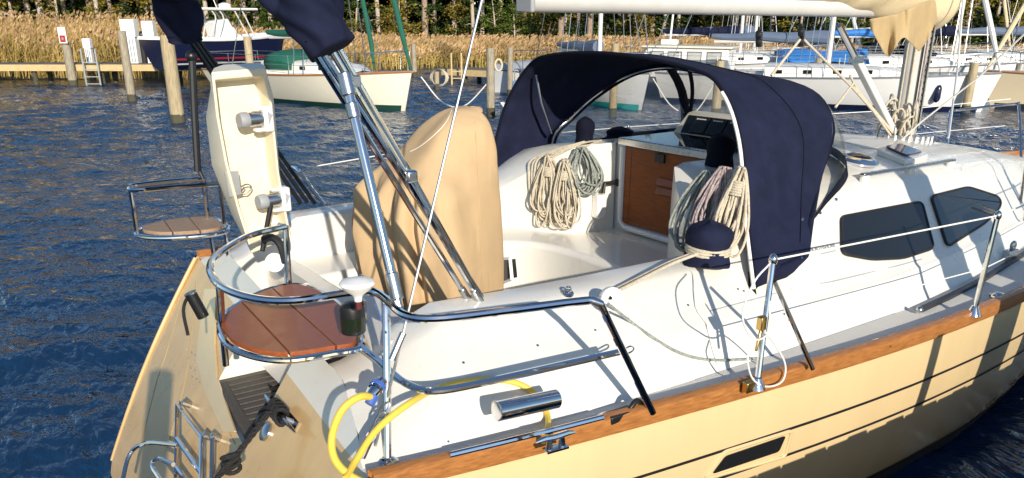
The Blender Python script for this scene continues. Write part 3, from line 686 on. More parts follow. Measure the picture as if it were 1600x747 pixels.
m = MB(); pr_ = [(-2.6, 1.1), (-2.6, 2.15), (.9, 2.2), (1.25, 1.75), (1.6, 1.1)]; m.prism([(x, -1.15, z) for x, z in pr_], (0, 2.3, 0)); hs = m.build('pilothouse', M['white_hull'], t, bevel=.06, seg=3)
m = MB(); m.prism([(x, -1.3, z) for x, z in ((-2.75, 2.16), (-2.75, 2.24), (1.15, 2.27), (1.2, 2.2))], (0, 2.6, 0)); m.build('roof', M['cream_hull'], t, bevel=.03)
for sd in (-1, 1):
    for x in (-2.0, -1.15, -.3, .5):
        m = MB(); m.box((x, sd * 1.152, 1.78), (.62, .02, .5)); wn = m.build('window', M['pane_pale'], hs, bevel=.05)
        m = MB(); m.tube([(x - .3, sd * 1.165, 1.54), (x + .3, sd * 1.165, 1.54), (x + .3, sd * 1.165, 2.02), (x - .3, sd * 1.165, 2.02)], .02, n=5, closed=True); m.build('frame', M['rubber'], wn)
m = MB(); m.tube([(.2, 0, 2.25), (.1, 0, 4.2)], .05, n=8); m.box((.2, 0, 2.4), (.7, .5, .22)); m.build('radar_mast', M['white_hull'], t, bevel=.03)
c = V(1048, 33.5); local(t, head(158), (c[0], c[1], -.15)); t.scale = (.86,) * 3
# ---- centre console boat on its lift by the left dock
t = thing('motor_boat', 'dark blue motor boat with a white hard top raised beside the left dock', 'motor boat')
rows = hull_loft(6.2, 2.4, .95, tr=.95, draft=.25); m = MB(); m.grid(rows); m.f.append(tuple(range(23))); h_ = m.build('hull', M['navy_hull'], t, angle=45)
for z0_, z1_, mt in ((.16, .24, 'red_pl'), (-.02, .04, 'white_hull')):
    m = MB()
    for sd in (1, -1): m.grid([[(r_[11 - 0][0] if False else np.interp(z, [p[2] for p in r_[:12]][::-1], [p[0] for p in r_[:12]][::-1]), sd * (np.interp(z, [p[2] for p in r_[:12]][::-1], [p[1] for p in r_[:12]][::-1]) + .012), z) for z in (z0_, z1_)] for r_ in rows])
    m.build('hull_stripe', M[mt], h_)
m = MB()
for sd in (0, -1): m.tube([(r_[sd][0], r_[sd][1], r_[sd][2] + .04) for r_ in rows], .09, n=8)
m.grid([[(r_[0][0], r_[0][1], r_[0][2]), (r_[0][0], -r_[0][1], r_[0][2])] for r_ in rows]); m.build('gunwale', M['white_hull'], t)
m = MB(); m.box((0, 0, 2.12), (2.6, 1.9, .09)); m.build('hard_top', M['white_hull'], t, bevel=.04)
m = MB()
for x0_, x1_ in ((-.9, -.5), (-.5, -.15), (.9, .55), (1.2, .9)):
    for sd in (-1, 1): m.tube([(x0_, sd * .65, 1.0), (x1_ * 1.0 + (-.1), sd * .75, 1.75), (x1_ - .3, sd * .8, 2.09)], .03, n=6, smooth=3)
m.each('top_post', M['alu_white'], t)
m = MB(); m.prism([(-.4, -.5, 1.0), (-.5, -.5, 1.65), (.1, -.5, 1.75), (.5, -.5, 1.0)], (0, 1.0, 0)); m.build('console', M['white_hull'], t, bevel=.05)
m = MB(); m.prism([(-1.9, -.45, 1.0), (-2.1, -.45, 1.75), (-1.8, -.45, 1.8), (-1.2, -.45, 1.0)], (0, .9, 0)); m.build('helm_seat', M['white_pl'], t, bevel=.06)
m = MB(); m.lathe([(.05, 0), (.25, .02), (.25, .16), (.1, .22)], (.3, 0, 2.16)); m.build('radar_dome', M['white_pl'], t); m = MB(); m.tube([(-.5, .4, 2.16), (-2.0, .5, 2.7)], .02, n=5); m.tube([(-.3, -.4, 2.16), (-.6, -.5, 2.9)], .02, n=5); m.each('whip_aerial', M['white_pl'], t)
c = V(356, 37.0); local(t, head(48), (c[0], c[1], 1.02))
# ---- small skiff with grey-blue outboard by the middle dock
t = thing('outboard_skiff', 'small boat with a tilted blue grey outboard beside the sprayhood', 'skiff'); rows = hull_loft(4.2, 1.6, .45, tr=.95, draft=.15); m = MB(); m.grid(rows); m.f.append(tuple(range(23))); m.build('hull', M['white_hull'], t, angle=45)
m = MB(); m.grid([[(r_[0][0], r_[0][1], r_[0][2] - .05), (r_[0][0], -r_[0][1], r_[0][2] - .05)] for r_ in rows]); m.build('deck', M['gel'], t)
m = MB(); m.box((-2.25, 0, .75), (.5, .42, .62), rot=(0, .15, 0)); m.box((-2.2, 0, .2), (.2, .16, .8)); m.build('outboard_motor', mat('blue_grey_cowling', (.18, .30, .48), .3), t, bevel=.09, seg=3)
m = MB(); m.tube([(-1.9, -.4, .4), (-1.9, -.4, 1.35), (-1.9, .4, 1.35), (-1.9, .4, .4)], .02, n=6); m.build('stern_rail', M['steel_dull'], t)
c = V(868, 25.5); local(t, head(62), (c[0], c[1], .05))
# ---- covered boat seen above the sprayhood's left shoulder
t = thing('covered_boat', 'boat under a pale grey cover beyond the left shoulder of the sprayhood', 'boat'); rows = hull_loft(6, 2.2, .8, tr=.9); m = MB(); m.grid(rows); m.f.append(tuple(range(23))); m.build('hull', M['white_hull'], t, angle=45)
m = MB(); m.grid([[(r_[0][0], r_[0][1] * 1.03 * v_, r_[0][2] + .05 + .5 * (1 - abs(v_) ** 1.6) * math.sin(math.pi * (k + 1) / 20)) for v_ in np.linspace(-1, 1, 9)] for k, r_ in enumerate(rows)]); m.build('boat_cover', mat('pale_grey_canvas', (.40, .42, .46), .8, var=.15), t)
c = V(880, 33); local(t, head(170), (c[0], c[1], 0))
# mooring lines slung between boats and pilings
def line(name, pts, label, r=.02, mt='line_w'): m = MB(); m.tube(pts, r, n=6, smooth=6); tag(m.build(name, M[mt], None), label, 'mooring line', 'mooring lines of the moored boats')
line('mooring_line', [V(658, 26.3, 1.05), V(690, 26, .35), V(725, 25.6, .25), V(765, 25.2, 1.0)], 'pale mooring line from the green boat bow sagging to the middle piling')
line('mooring_line', [V(1020, 26.5, 1.0), V(1050, 26.5, .15), V(1085, 26.5, -.02), V(1118, 26.3, .9)], 'pale mooring line sagging to the piling seen in the sprayhood window')
m = MB(); a = Vector(V(686, 26.8, 1.0))
for k in range(4): m.tube([a + Vector(RT) * (.22 + .02 * k) * math.cos(q) + Vector((0, 0, (.26 - .01 * k) * math.sin(q))) + Vector(HD) * .03 * k for q in np.linspace(0, 6.28, 17)[:-1]], .022, n=6, closed=True)
tag(m.build('hose_coil', M['rope_w'], None), 'pale coil hanging at the dock end beside the green sailboat bow', 'coil')
def hang_fender(px, v, z0_, h_, r_, lab, mt='white_pl'):
    a = Vector(V(px, v, z0_)); m = MB(); m.lathe([(.02, 0), (r_ * .7, .04), (r_, .12), (r_, h_ - .12), (r_ * .7, h_ - .04), (.03, h_), (.03, h_ + .08)], a, (0, 0, 1), 12); m.tube([a + Vector((0, 0, h_ + .05)), a + Vector((0, .05, h_ + .45))], .012, n=5); tag(m.build('fender', M[mt], None), lab, 'fender')
hang_fender(431, 29.5, .15, 1.0, .17, 'long white fender hanging at the stern of the green trimmed sailboat')
hang_fender(1330, 27.3, .25, .6, .12, 'short white fender hanging on the long white hull left of the mast')
hang_fender(1462, 26.2, .3, .55, .11, 'navy fender hanging on the long white hull right of the mast', 'navy_hull')
# ---- the pier the picture was taken from, with two of its pilings and two unseen ones added to cast shade
m = MB(); t = thing('pier', 'wooden pier running alongside the yacht to starboard', 'pier', (3, -.6, .9))
for k in range(96): m.box((-4 + k * .165, -1.12 + .02 * math.sin(k * 2.9), 1.005 + .004 * math.sin(k * 5.3)), (.15, 4.2, .045))
m.build('planks', M['plank_grey'], t, smooth=False); m = MB(); m.bar((-4, .9, .86), (11.8, .9, .86), .06, .22); m.bar((-4, -3.1, .86), (11.8, -3.1, .86), .06, .22); m.build('beam', M['plank'], t, smooth=False)
for k, (x, y_, h_, r_) in enumerate(((3.66, .55, 1.62, .045), (4.42, .50, 3.0, .17), (5.0, .45, 2.2, .22), (-.75, .40, 2.3, .11))):
    t = thing('pier_piling', ('slimmest piling rising through the pier beside the yacht cockpit', 'tallest piling rising through the pier abeam of the cabin', 'stoutest unseen piling added ahead of the tallest one to darken the hull', 'unseen piling added beside the yacht stern to shade the transom')[k], 'piling', (x, y_, 0), 'pilings of the pier'); o = piling_mesh(h_, r_, 'pile').build('shaft', M['pile'], t); o.matrix_parent_inverse = Matrix()
# ================================================================== the yacht in the foreground
YC = 4.05
Y = thing('sailing_yacht', 'large sailing yacht with beige hull, white deck and teak rail filling the foreground', 'sailing yacht', (4.0, YC, 1.1))
RX = [0.9, 1.3, 1.7, 2.2, 2.9, 3.7, 4.5, 5.2, 6.0, 7.0, 8.0, 9.0, 10.0, 11.0, 11.8, 12.4]
RH = [1.70, 1.77, 1.81, 1.87, 1.93, 1.985, 1.985, 1.95, 1.87, 1.70, 1.47, 1.19, .86, .49, .2, 0.0]
def hb_rail(x): return float(np.interp(x, XS_, HS_))
XS_ = np.linspace(.9, 12.4, 116); HS_ = np.interp(XS_, RX, RH); HS_ = np.convolve(np.pad(HS_, 5, mode='reflect', reflect_type='odd'), np.ones(11) / 11, mode='valid')
def sheer(x): return 1.10 + max(0, x - 4.5) ** 2 * .0015
K_TR, SKEW, X0T = .70, .085, 1.0                                          # rake of the transom
def hoff(z, x):                                     # how far the topside stands inside the rail, z below the sheer
    d = max(0.0, 1.1 - z); return .035 * d + (.165 + max(0, x - 5.2) * .05 * (1 if x < 8 else 8 / x) + max(0, 2.5 - x) * .115) * d ** 2.6 + (0.10 * d * max(0, (x - 6) / 6) * 1.5)
HZ = [1.10, 1.04, .98, .9, .8, .7, .6, .5, .4, .3, .2, .1, 0.0, -.12, -.3]
def hull_pt(x, z, side, out=0.0):
    dz = sheer(x) - 1.1
    h = max(0.0, hb_rail(x) - hoff(z, x)) + out
    if x > 11.0: h *= 1
    aft = max(0.0, 1 - (x - .95) / 1.6) if x < 2.55 else 0
    xx = x + (SKEW * (YC - side * h - 2.35) - K_TR * (1.1 - z)) * min(1, aft) + (0 if x < 10 else -(1.1 - z) * .35 * (x - 10) / 2.4)
    return (xx, YC - side * h, z + dz * (z + .3) / 1.4)
XST = [1.0, 1.08, 1.2, 1.4, 1.7, 2.0, 2.3, 2.55] + list(np.arange(2.9, 12.41, .38)) + [12.4]
m = MB()
for sd in (1, -1):
    m.grid([[hull_pt(x, z, sd) for z in HZ] for x in XST])
hull = m.build('hull', M['beige'], Y, angle=50)
mm = MB()
for sd in (1, -1):
    mm.grid([[hull_pt(x, z, sd, .004) for z in (.17, .08, 0, -.15)] for x in XST])
mm.build('bottom_paint', M['antifoul'], hull)
for za, zb, x0 in ((.815, .80, 1.0), (.655, .64, 2.1)):
    mm = MB()
    for sd in (1, -1):
        xs = [x for x in np.arange(x0, 11.6, .2)]
        mm.grid([[hull_pt(x, z, sd, .003) for z in (za, zb)] for x in xs])
    mm.build('sheer_stripe', M['stripe'], hull)

# --- transom: two wings beside the steps, and the panel below them
def tr_pt(y, z): return (X0T + SKEW * (y - 2.35) - K_TR * (1.1 - z), y, z)
def hb_tr(z): return hb_rail(1.0) - hoff(z, 1.0)
RZ0 = .77
def ry0(z): return 3.46
def ry1(z): return 4.22
def wing(ya_f, yb_f, zs, n=8):
    m.grid([[tr_pt(ya_f(z) + (yb_f(z) - ya_f(z)) * k / n, z) for k in range(n + 1)] for z in zs])
m = MB()
zs = [1.10, 1.0, .95, .9, .85, .77]
def top_of(y):                                     # the transom's upper edge follows the end of the deck moulding
    q_ = [(1.60, 0), (1.555, .05), (1.46, .155), (1.415, .178), (1.24, .285), (1.17, .335), (1.125, .352), (0, .356)]
    return 1.10 + .42 * float(np.interp(-abs(y - YC), [-a for a, b in q_], [b for a, b in q_]))


wing(lambda z: YC - hb_tr(z), ry0, zs); wing(ry1, lambda z: YC + hb_tr(z), zs)
wing(lambda z: YC - hb_tr(z), lambda z: YC + hb_tr(z), [.77, .6, .5, .4, .3, .2, .1, 0, -.12, -.3], 12)
transom = m.build('transom', M['beige_pale'], Y, angle=30)
m = MB()
m.grid([[tr_pt(y, 1.10 + (top_of(y) - 1.10) * k / 3) for y in np.linspace(YC - hb_tr(1.1), ry0(1.2), 16)] for k in range(4)])
m.grid([[tr_pt(y, 1.10 + (top_of(y) - 1.10) * k / 3) for y in np.linspace(ry1(1.2), YC + hb_tr(1.1), 16)] for k in range(4)])
m.build('stern_moulding', M['gel'], Y, angle=30)
# rolled lip along the port quarter and the recess of the steps
mm = MB(); mm.tube([(hull_pt(1.0, z, -1)[0] - .012, hull_pt(1.0, z, -1)[1] - .02, z) for z in HZ], .013, n=8)
mm.build('quarter_lip', M['beige_pale'], transom)
def rec(y, z, d): p = tr_pt(y, z); return (p[0] + d, p[1], p[2])
XB = 1.50
def fl_(y, z, t): p = tr_pt(y, z); return (p[0] + (XB - p[0]) * t, y, z)
m = MB(); zz = [1.27, 1.1, .95, .85, .77]
for y_ in (3.46, 4.22): m.grid([[fl_(y_, z, t) for t in (0, .5, 1)] for z in zz])
m.grid([[fl_(y_, .77, t) for t in (0, 1)] for y_ in (3.46, 4.22)]); m.build('step_recess', M['gel'], transom)
m = MB(); m.grid([[(XB, y_, z) for y_ in (3.2, 4.6)] for z in (.70, 1.28)]); m.build('step_riser', M['gel'], transom)
m = MB()
for k in range(11):
    y_ = 3.50 + k * .066; m.bar(fl_(y_, .795, .03), fl_(y_, .795, .96), .048, .03)
m.bar(fl_(3.48, .79, .05), fl_(4.2, .79, .05), .05, .045); m.bar(fl_(4.215, .79, .03), fl_(4.215, .79, .95), .03, .05)
m.build('step_grating', M['slat'], Y, bevel=.004)

# --- deck moulding: coamings, shoulders beside the companionway, cabin, foredeck
def lerp(a, b, t): return a + (b - a) * t
def sm(a, b, x): t = min(1, max(0, (x - a) / (b - a))); return t * t * (3 - 2 * t)
def hb_join(x): return float(np.interp(x, [1.0, 1.3, 2.2, 3.1, 4.3, 5, 6, 7, 8, 9, 9.8], [1.60, 1.64, 1.71, 1.72, 1.70, 1.62, 1.46, 1.22, .9, .55, .2]))
def zroof(x): return float(np.interp(x, [3.3, 4.6, 5.5, 6.3, 6.9, 8, 9, 9.8], [1.80, 1.79, 1.755, 1.70, 1.655, 1.48, 1.29, 1.15]))
def coam(x):
    hb = hb_join(x); s = lerp(.42, 1, sm(1.0, 1.42, x)); z0 = 1.10
    q = [(hb, 0), (hb - .045, .05), (hb - .14, .155), (hb - .185, .178), (hb - .36, .285), (hb - .43, .335), (hb - .475, .352), (hb - .60, .356), (hb - .66, .352), (hb - .685, .33), (hb - .69, .20), (hb - .69, -.25)]
    return [(h, z0 + z * s if z > 0 else z0 + z) for h, z in q]
def cab(x):
    hb = hb_join(x); zr = zroof(x); s = (zr - 1.1) / .70; z0 = 1.1 + (sheer(x) - 1.1)
    k = hb / 1.70
    q = [(hb, 0), (hb - .05 * k, .05), (hb - .12 * k, .155), (hb - .155 * k, .172), (hb - .455 * k, .50), (hb - .52 * k, .585), (hb - .62 * k, .635), (hb - .80 * k, .675), (.60 * k, .715), (.46 * k, .72), (.455 * k, .6), (.45 * k, -.25)]
    return [(h, z0 + z * s if z > 0 else z0 + z) for h, z in q]
def skx(x, y, z=1.1): return x + (SKEW * (y - 2.35) + K_TR * max(0, z - 1.1)) * max(0, 1 - (x - 1.0) / 1.5)
def strip(xs, prof, sd, npt=12):
    return [[(skx(x, YC - sd * h, z), YC - sd * h, z) for h, z in prof(x)[:npt]] for x in xs]
m = MB()
xa = [1.0, 1.06, 1.14, 1.25, 1.42, 1.7, 2.0, 2.4, 2.8, 3.1, 3.22, 3.32, 3.42, 3.52, 3.62, 3.72, 3.98]
def pro_a(x):
    t = sm(3.2, 3.68, x); return [(lerp(a[0], b[0], t), lerp(a[1], b[1], t)) for a, b in zip(coam(x), cab(x))]
for sd in (1, -1): m.grid(strip(xa, pro_a, sd))
coaming = m.build('coaming', M['gel'], Y, angle=28)
m = MB()
xc = [3.98, 4.3, 4.6, 5.0, 5.5, 6.0, 6.5, 7.0, 7.6, 8.2, 8.8, 9.3, 9.8]
rows = []
for x in xc:
    q = cab(x); z1 = zroof(x) + .02 + .012
    st = q[:9]; full = [(x, YC - h, z) for h, z in st] + [(x, YC, z1)] + [(x, YC + h, z) for h, z in st[::-1]]
    rows.append(full)
m.grid(rows)
cabin = m.build('cabin', M['gel'], Y, angle=28)
# decks at both sides, aft quarter, foredeck
m = MB()
for sd in (1, -1):
    m.grid([[(skx(x, YC - sd * hb_rail(x)), YC - sd * (hb_rail(x) - .02), sheer(x)), (skx(x, YC - sd * hb_rail(x)), YC - sd * (hb_join(x) - .004), sheer(x) + .002)] for x in XST if x < 9.9])
m.grid([[(x, YC - hb_rail(x) + .02, sheer(x) - .004), (x, YC, sheer(x) + .03), (x, YC + hb_rail(x) - .02, sheer(x) - .004)] for x in (7.5, 8.5, 9.5, 10.5, 11.3, 12.0, 12.3)])
deck = m.build('side_deck', M['nonskid'], Y, angle=40)

# --- cockpit: well, benches, bridge deck, aft deck
ci = 1.03                                       # half width of the cockpit between coamings
m = MB()
def lathe_edge(p0, p1): pass
m.grid([[(x, YC + y, .84) for y in (-ci - .02, 0, ci + .02)] for x in (1.2, 2.0, 3.35)])
sole = m.build('cockpit_sole', M['nonskid'], Y)
def rbox(name, x0, x1, y0, y1, z0, z1, mt, bev=.04, par=None):
    b = MB(); b.box(((x0 + x1) / 2, (y0 + y1) / 2, (z0 + z1) / 2), (x1 - x0, y1 - y0, z1 - z0)); return b.build(name, mt, par or Y, bevel=bev, seg=4, angle=60)
rbox('cockpit_bench', 1.72, 3.4, YC + .58, YC + 1.05, .80, 1.17, M['gel'])
# bridge deck in front of the companionway, with a curved aft edge
edge = catmull([(3.05, YC + .62), (3.2, YC + .50), (3.29, YC + .3), (3.32, YC), (3.30, YC - .35), (3.22, YC - .72), (3.1, YC - 1.05)], 5)
m = MB(); poly = [(p[0], p[1], 1.19) for p in edge] + [(4.1, YC - 1.05, 1.19), (4.1, YC + 1.1, 1.19), (3.05, YC + 1.1, 1.19)]
m.prism(poly, (0, 0, -.40)); m.build('bridge_deck', M['gel'], Y, bevel=.045, seg=4, angle=50)
# helm deck at the stern with the raised locker
m = MB(); m.prism([(1.30, YC - 1.1, 1.355), (1.62, YC - 1.1, 1.355), (1.62, YC - .35, 1.355), (1.45, YC - .28, 1.355), (1.34, YC - .92, 1.355)], (0, 0, -.12)); m.build('helm_deck', M['nonskid'], Y, bevel=.02, seg=3)
rbox('stern_locker', 1.52, 1.74, YC + .06, YC + 1.05, .80, 1.19, M['gel'], .05)
# companionway bulkhead, frame, doors
m = MB(); m.box((4.03, YC, 1.49), (.06, 1.0, .66)); bulk = m.build('companionway_bulkhead', M['gel_cool'], Y)
DX = 3.985
m = MB(); m.box((DX - .012, YC - .03, 1.535), (.022, .74, .56)); door = m.build('companionway_door', M['teak_door'], Y, bevel=.012)
m = MB()
for k in range(2):
    m.box((DX - .030, YC - .14, 1.61 - k * .062), (.022, .26, .046), rot=(0, R(24), 0))
m.each('vent_louvre', M['teak'], door, bevel=.003)
m = MB()
for y_, z_, sy, sz in ((YC - .03, 1.80, .74, .004), (YC + .27, 1.53, .004, .54), (YC - .33, 1.53, .004, .54), (YC - .03, 1.29, .74, .004)): m.box((DX - .0235, y_, z_), (.002, sy, sz))
m.build('panel_line', M['slat'], door)
m = MB(); m.box((DX - .03, YC - .02, 1.765), (.02, .09, .06)); m.build('door_lock', M['black'], door, bevel=.004)
m = MB()
fr = [(DX - .02, YC + .36, 1.80), (DX - .02, YC + .36, 1.27), (DX - .02, YC + .30, 1.225), (DX - .02, YC - .36, 1.225)]
m.tube(fr, .022, n=8); m.build('door_frame', M['gel_cool'], Y)
m = MB(); m.box((DX - .01, YC - .02, 1.835), (.06, .84, .05)); m.build('hatch_sill', M['steel_dull'], Y, bevel=.006)
m = MB(); m.prism([(4.0, YC - .40, 1.845), (4.0, YC + .40, 1.845), (4.62, YC + .36, 1.86), (4.62, YC - .36, 1.86)], (0, 0, .012)); m.build('sliding_hatch', M['glass'], Y)
# white handle pocket with its black grip on the port shoulder
def ploc(px, py, x): return P(px, py, x=x)
m = MB(); a = P(937, 322, y=YC + .41)
m.box((a[0], YC + .415, a[2]), (.085, .07, .17)); hk = m.build('handle_pocket', M['white_pl'], Y, bevel=.01)
m = MB(); m.tube([P(942, 302, y=YC + .40), P(944, 287, y=YC + .40), P(966, 285, y=YC + .43)], .017, n=8); m.ball(P(966, 285, y=YC + .45), .03); m.build('pump_handle', M['black'], hk)
# instrument pod under the sprayhood
m = MB()
pa, pb = (4.50, YC + .33), (4.50, YC - .42)
m.prism([(4.50, YC + .36, 1.80), (4.42, YC + .36, 1.85), (4.52, YC + .30, 2.01), (4.60, YC + .30, 2.02), (4.75, YC + .36, 1.80)], (0, -.92, 0)); pod = m.build('instrument_pod', M['antique'], Y, bevel=.015)
nrm = Vector((-.85, 0, .53)).normalized(); upv = Vector((.53, 0, .85)).normalized()
m = MB(); m.box(Vector((4.472, YC - .10, 1.93)) + nrm * .004, (.008, .74, .14), ax=(nrm, Vector((0, 1, 0)), upv)); m.build('pod_recess', M['display'], pod)
for k in range(4):
    c = Vector((4.472, YC + .12 - k * .155, 1.93)) + nrm * .012
    m = MB(); m.box(c, (.014, .135, .125), ax=(nrm, Vector((0, 1, 0)), upv)); dsp = m.build('instrument_display', M['black'], pod, bevel=.006)
    m = MB()
    for j in range(9): m.box(c + nrm * .009 + upv * .042 + Vector((0, .04 - j * .010, 0)), (.002, .007, .008 if j else .012), ax=(nrm, Vector((0, 1, 0)), upv))
    m.build('lettering', M['line_w'], dsp, smooth=False)
# small cubby in the bench front, beside the wheel cover
c = P(789, 424, x=3.0)
m = MB(); m.tube([P(775, 404, x=2.99), P(797, 404, x=2.99), P(800, 436, x=2.99), P(778, 446, x=2.99)], .014, n=6, closed=True); cub = m.build('cubby_frame', M['gel_cool'], Y)
m = MB(); m.prism([P(776, 406, x=2.992), P(796, 406, x=2.992), P(799, 435, x=2.992), P(778, 444, x=2.992)], (.05, 0, 0)); m.build('cubby_opening', M['cubby_shade'], cub)  # black panel stands in for the shade inside the opening

# --- teak toe rail, with its metal rubbing strip
def railpt(x, dh, dz, sd=1): return (skx(x, YC - sd * hb_rail(x)), YC - sd * (hb_rail(x) + dh), sheer(x) + dz)
xr = list(np.arange(1.0, 12.3, .15)) + [12.3]
for sd in (1, -1):
    m = MB(); prof = [(-.036, -.01), (-.036, .042), (-.030, .048), (.004, .048), (.014, .042), (.018, .0), (.013, -.034), (-.004, -.038)]
    m.grid([[railpt(x, dh if hb_rail(x) > .06 else min(dh, .02), dz, sd) for dh, dz in prof] for x in xr], closed_u=True)
    rail = m.build('toe_rail', M['teak_rail'], Y, angle=40)
    if sd == 1: railS = rail
m = MB()
xs = np.linspace(P(737, 738, z=1.15)[0], P(978, 672, z=1.15)[0], 16)
m.tube([railpt(x, .004, .052) for x in xs], .012, n=8); m.build('rubbing_strip', M['steel'], railS)
for px, py in ((893, 730), (995, 706)):
    q = P(px, py, z=1.15)
# --- transom cleat, mooring cleats, fairleads
def cleat(p, ax, L=.2, name='mooring_cleat', par=Y, up=(0, 0, 1)):
    ax = Vector(ax).normalized(); u_ = Vector(up).normalized(); p = Vector(p); m = MB()
    for s in (-1, 1): m.tube([p + ax * s * L * .17, p + ax * s * L * .15 + u_ * .045], [.014, .011], n=8)
    m.tube([p - ax * L * .5 + u_ * .05, p - ax * L * .3 + u_ * .055, p + u_ * .052, p + ax * L * .3 + u_ * .055, p + ax * L * .5 + u_ * .05], [.005, .011, .012, .011, .005], n=8)
    m.box(p + u_ * .004, (L * .55, .04, .008), ax=(ax, u_.cross(ax), u_))
    return m.build(name, M['steel'], par)
cleat(P(868, 702, z=1.15), (1, -.09, 0), .17)
nT = Vector((-1, SKEW, K_TR)).normalized()
def trhit(px, py):
    v = ray(px, py); n_ = np.array([1, -SKEW, -K_TR]); p0 = np.array([X0T, 2.35, 1.1]); t = ((p0 - CAM) @ n_) / (v @ n_); return Vector(CAM + v * t)
cA, cB = trhit(428, 622), trhit(478, 682)
cl = cleat((cA + cB) / 2, (cB - cA), (cB - cA).length, 'transom_cleat', Y, nT)
m = MB(); d_ = trhit(417, 675); m.lathe([(.005, .0), (.045, .0), (.045, .012), (.03, .02), (0.002, .024)], d_, nT); m.build('towing_eye', M['steel_dull'], Y)
m = MB(); d2 = trhit(408, 658); m.lathe([(.01, 0), (.022, 0), (.022, .02), (.01, .024)], d2, nT); m.build('drain_fitting', M['black'], Y)
m = MB(); m.box(trhit(352, 664) + nT * .002, (.05, .05, .004), ax=(Vector((0, 1, 0)), Vector((K_TR, 0, 1)).normalized(), nT)); m.build('paper_label', M['white_pl'], transom)
# boarding ladder folded on the transom
m = MB(); o = nT * .05
l1a, l1b = trhit(290, 636) + o, trhit(290, 760) + o; l2a, l2b = trhit(330, 688) + o, trhit(330, 790) + o
m.tube([l1b, l1a, l2a, l2b], .013, n=8)
for px, py, qx, qy in ((290, 690, 330, 745), (290, 735, 330, 790)): m.tube([trhit(px, py) + o, trhit(qx, qy) + o], .013, n=8)
ladder = m.build('boarding_ladder', M['steel'], Y)
m = MB(); m.tube([trhit(292, 700) + o, trhit(262, 703) + o * 2.4, trhit(244, 722) + o * 3, trhit(232, 770) + o * 3], .012, n=8, smooth=4); m.tube([trhit(300, 735) + o * 2, trhit(283, 728) + o * 2.6, trhit(276, 742) + o * 2.6, trhit(300, 775) + o * 2.6], .012, n=8, smooth=4); m.build('ladder_step', M['steel'], ladder)
m = MB()
for px, py in ((298, 633), (332, 684), (344, 686)): m.lathe([(.012, 0), (.02, 0), (.02, .05), (.008, .055)], trhit(px, py), nT, 10)
m.tube([trhit(344, 686) + o * .8, trhit(343, 790) + o * .8], .012, n=8)
m.each('ladder_bracket', M['steel_dull'], ladder)
# hand written hull number, a row of ticks running down the port wing
m = MB(); random.seed(4)
for k in range(15):
    t = k / 14; px = 296 + 12 * t + 6 * math.sin(k * 2.1); py = 535 + 66 * t
    a = trhit(px, py) + nT * .002; m.bar(a, trhit(px + random.uniform(-2, 3), py + random.uniform(2, 5)) + nT * .002, .004, .002)
m.each('letter_stroke', M['grey_pl'], transom, smooth=False)

# grooves and a locker door on the port wing
m = MB()
for pl_ in ([(306, 440), (299, 520), (288, 600), (262, 700)], [(330, 440), (322, 505), (313, 560), (330, 618), (368, 694)], [(283, 470), (262, 545), (244, 600), (222, 690)]): m.tube([trhit(*q_) for q_ in pl_], .003, n=6, smooth=5)
m.each('panel_groove', M['tan_sail'], transom)
m = MB(); m.prism([trhit(*q_) + nT * .001 for q_ in rounded([(322, 452), (340, 452), (338, 540), (342, 592), (371, 676), (352, 676), (322, 612), (309, 560)], 3)], nT * .012); m.build('recess_cheek', M['beige'], transom, bevel=.005)
# --- windows set in the cabin side
TC = bvh_of([cabin, coaming])
def on(px, py, off=0.0, tree=None):
    p, n = hit(tree or TC, px, py, off); return p, n
def cabin_poly(pix, off):
    return [on(px, py, off)[0] for px, py in pix]
for pix in ([(1313, 339), (1438, 316), (1457, 389), (1410, 404), (1360, 406), (1314, 399)], [(1452, 308), (1513, 292), (1560, 310), (1561, 326), (1540, 348), (1478, 387)]):
    pl = cabin_poly(rounded(pix, 9), .0); pts = np.array(pl); c = pts.mean(0); nn = np.linalg.svd(pts - c)[2][2]
    if nn[1] > 0: nn = -nn
    mxo = max((np.array(q_) - c) @ nn for q_ in [on(lerp(c0_[0], px, f), lerp(c0_[1], py, f))[0] for c0_ in [np.mean(pix, 0)] for px, py in rounded(pix, 9) for f in (0, .3, .6, .85)])
    flat = [p - nn * ((p - c) @ nn) + nn * (mxo - .003) for p in pts]
    m = MB(); m.prism([f + nn * .006 for f in flat], -nn * .03); wn = m.build('cabin_window', M['glass'], Y, angle=20)
    m = MB(); m.tube([f + nn * .004 for f in flat], .009, n=6, closed=True); m.build('window_gasket', M['rubber'], wn)
# builder's lettering on the cabin side
def text_on(body, px0, py0, px1, py1, size, mt, parent, name='lettering', tree=None):
    a, n = on(px0, py0, .004, tree); b, _ = on(px1, py1, .004, tree)
    cu = bpy.data.curves.new(name, 'FONT'); cu.body = body; cu.size = size; cu.extrude = .0005
    tmp = bpy.data.objects.new('tmp', cu); COL.objects.link(tmp); dg = bpy.context.evaluated_depsgraph_get(); me = bpy.data.meshes.new_from_object(tmp.evaluated_get(dg)); bpy.data.objects.remove(tmp)
    me.name = name; xs_ = [v.co.x for v in me.vertices]; L = max(xs_) - min(xs_); xd = (b - a); s_ = xd.length / L; xd.normalize(); zd = n.normalized(); yd = zd.cross(xd).normalized()
    for v in me.vertices: v.co = a + xd * (v.co.x - min(xs_)) * s_ + yd * v.co.y * s_ + zd * v.co.z
    me.materials.clear(); me.materials.append(mt); o = bpy.data.objects.new(name, me); COL.objects.link(o); o.parent = parent; return o
text_on('NORTHSHORE', 1266, 394, 1306, 386, 1, M['grey_pl'], cabin)
m = MB()
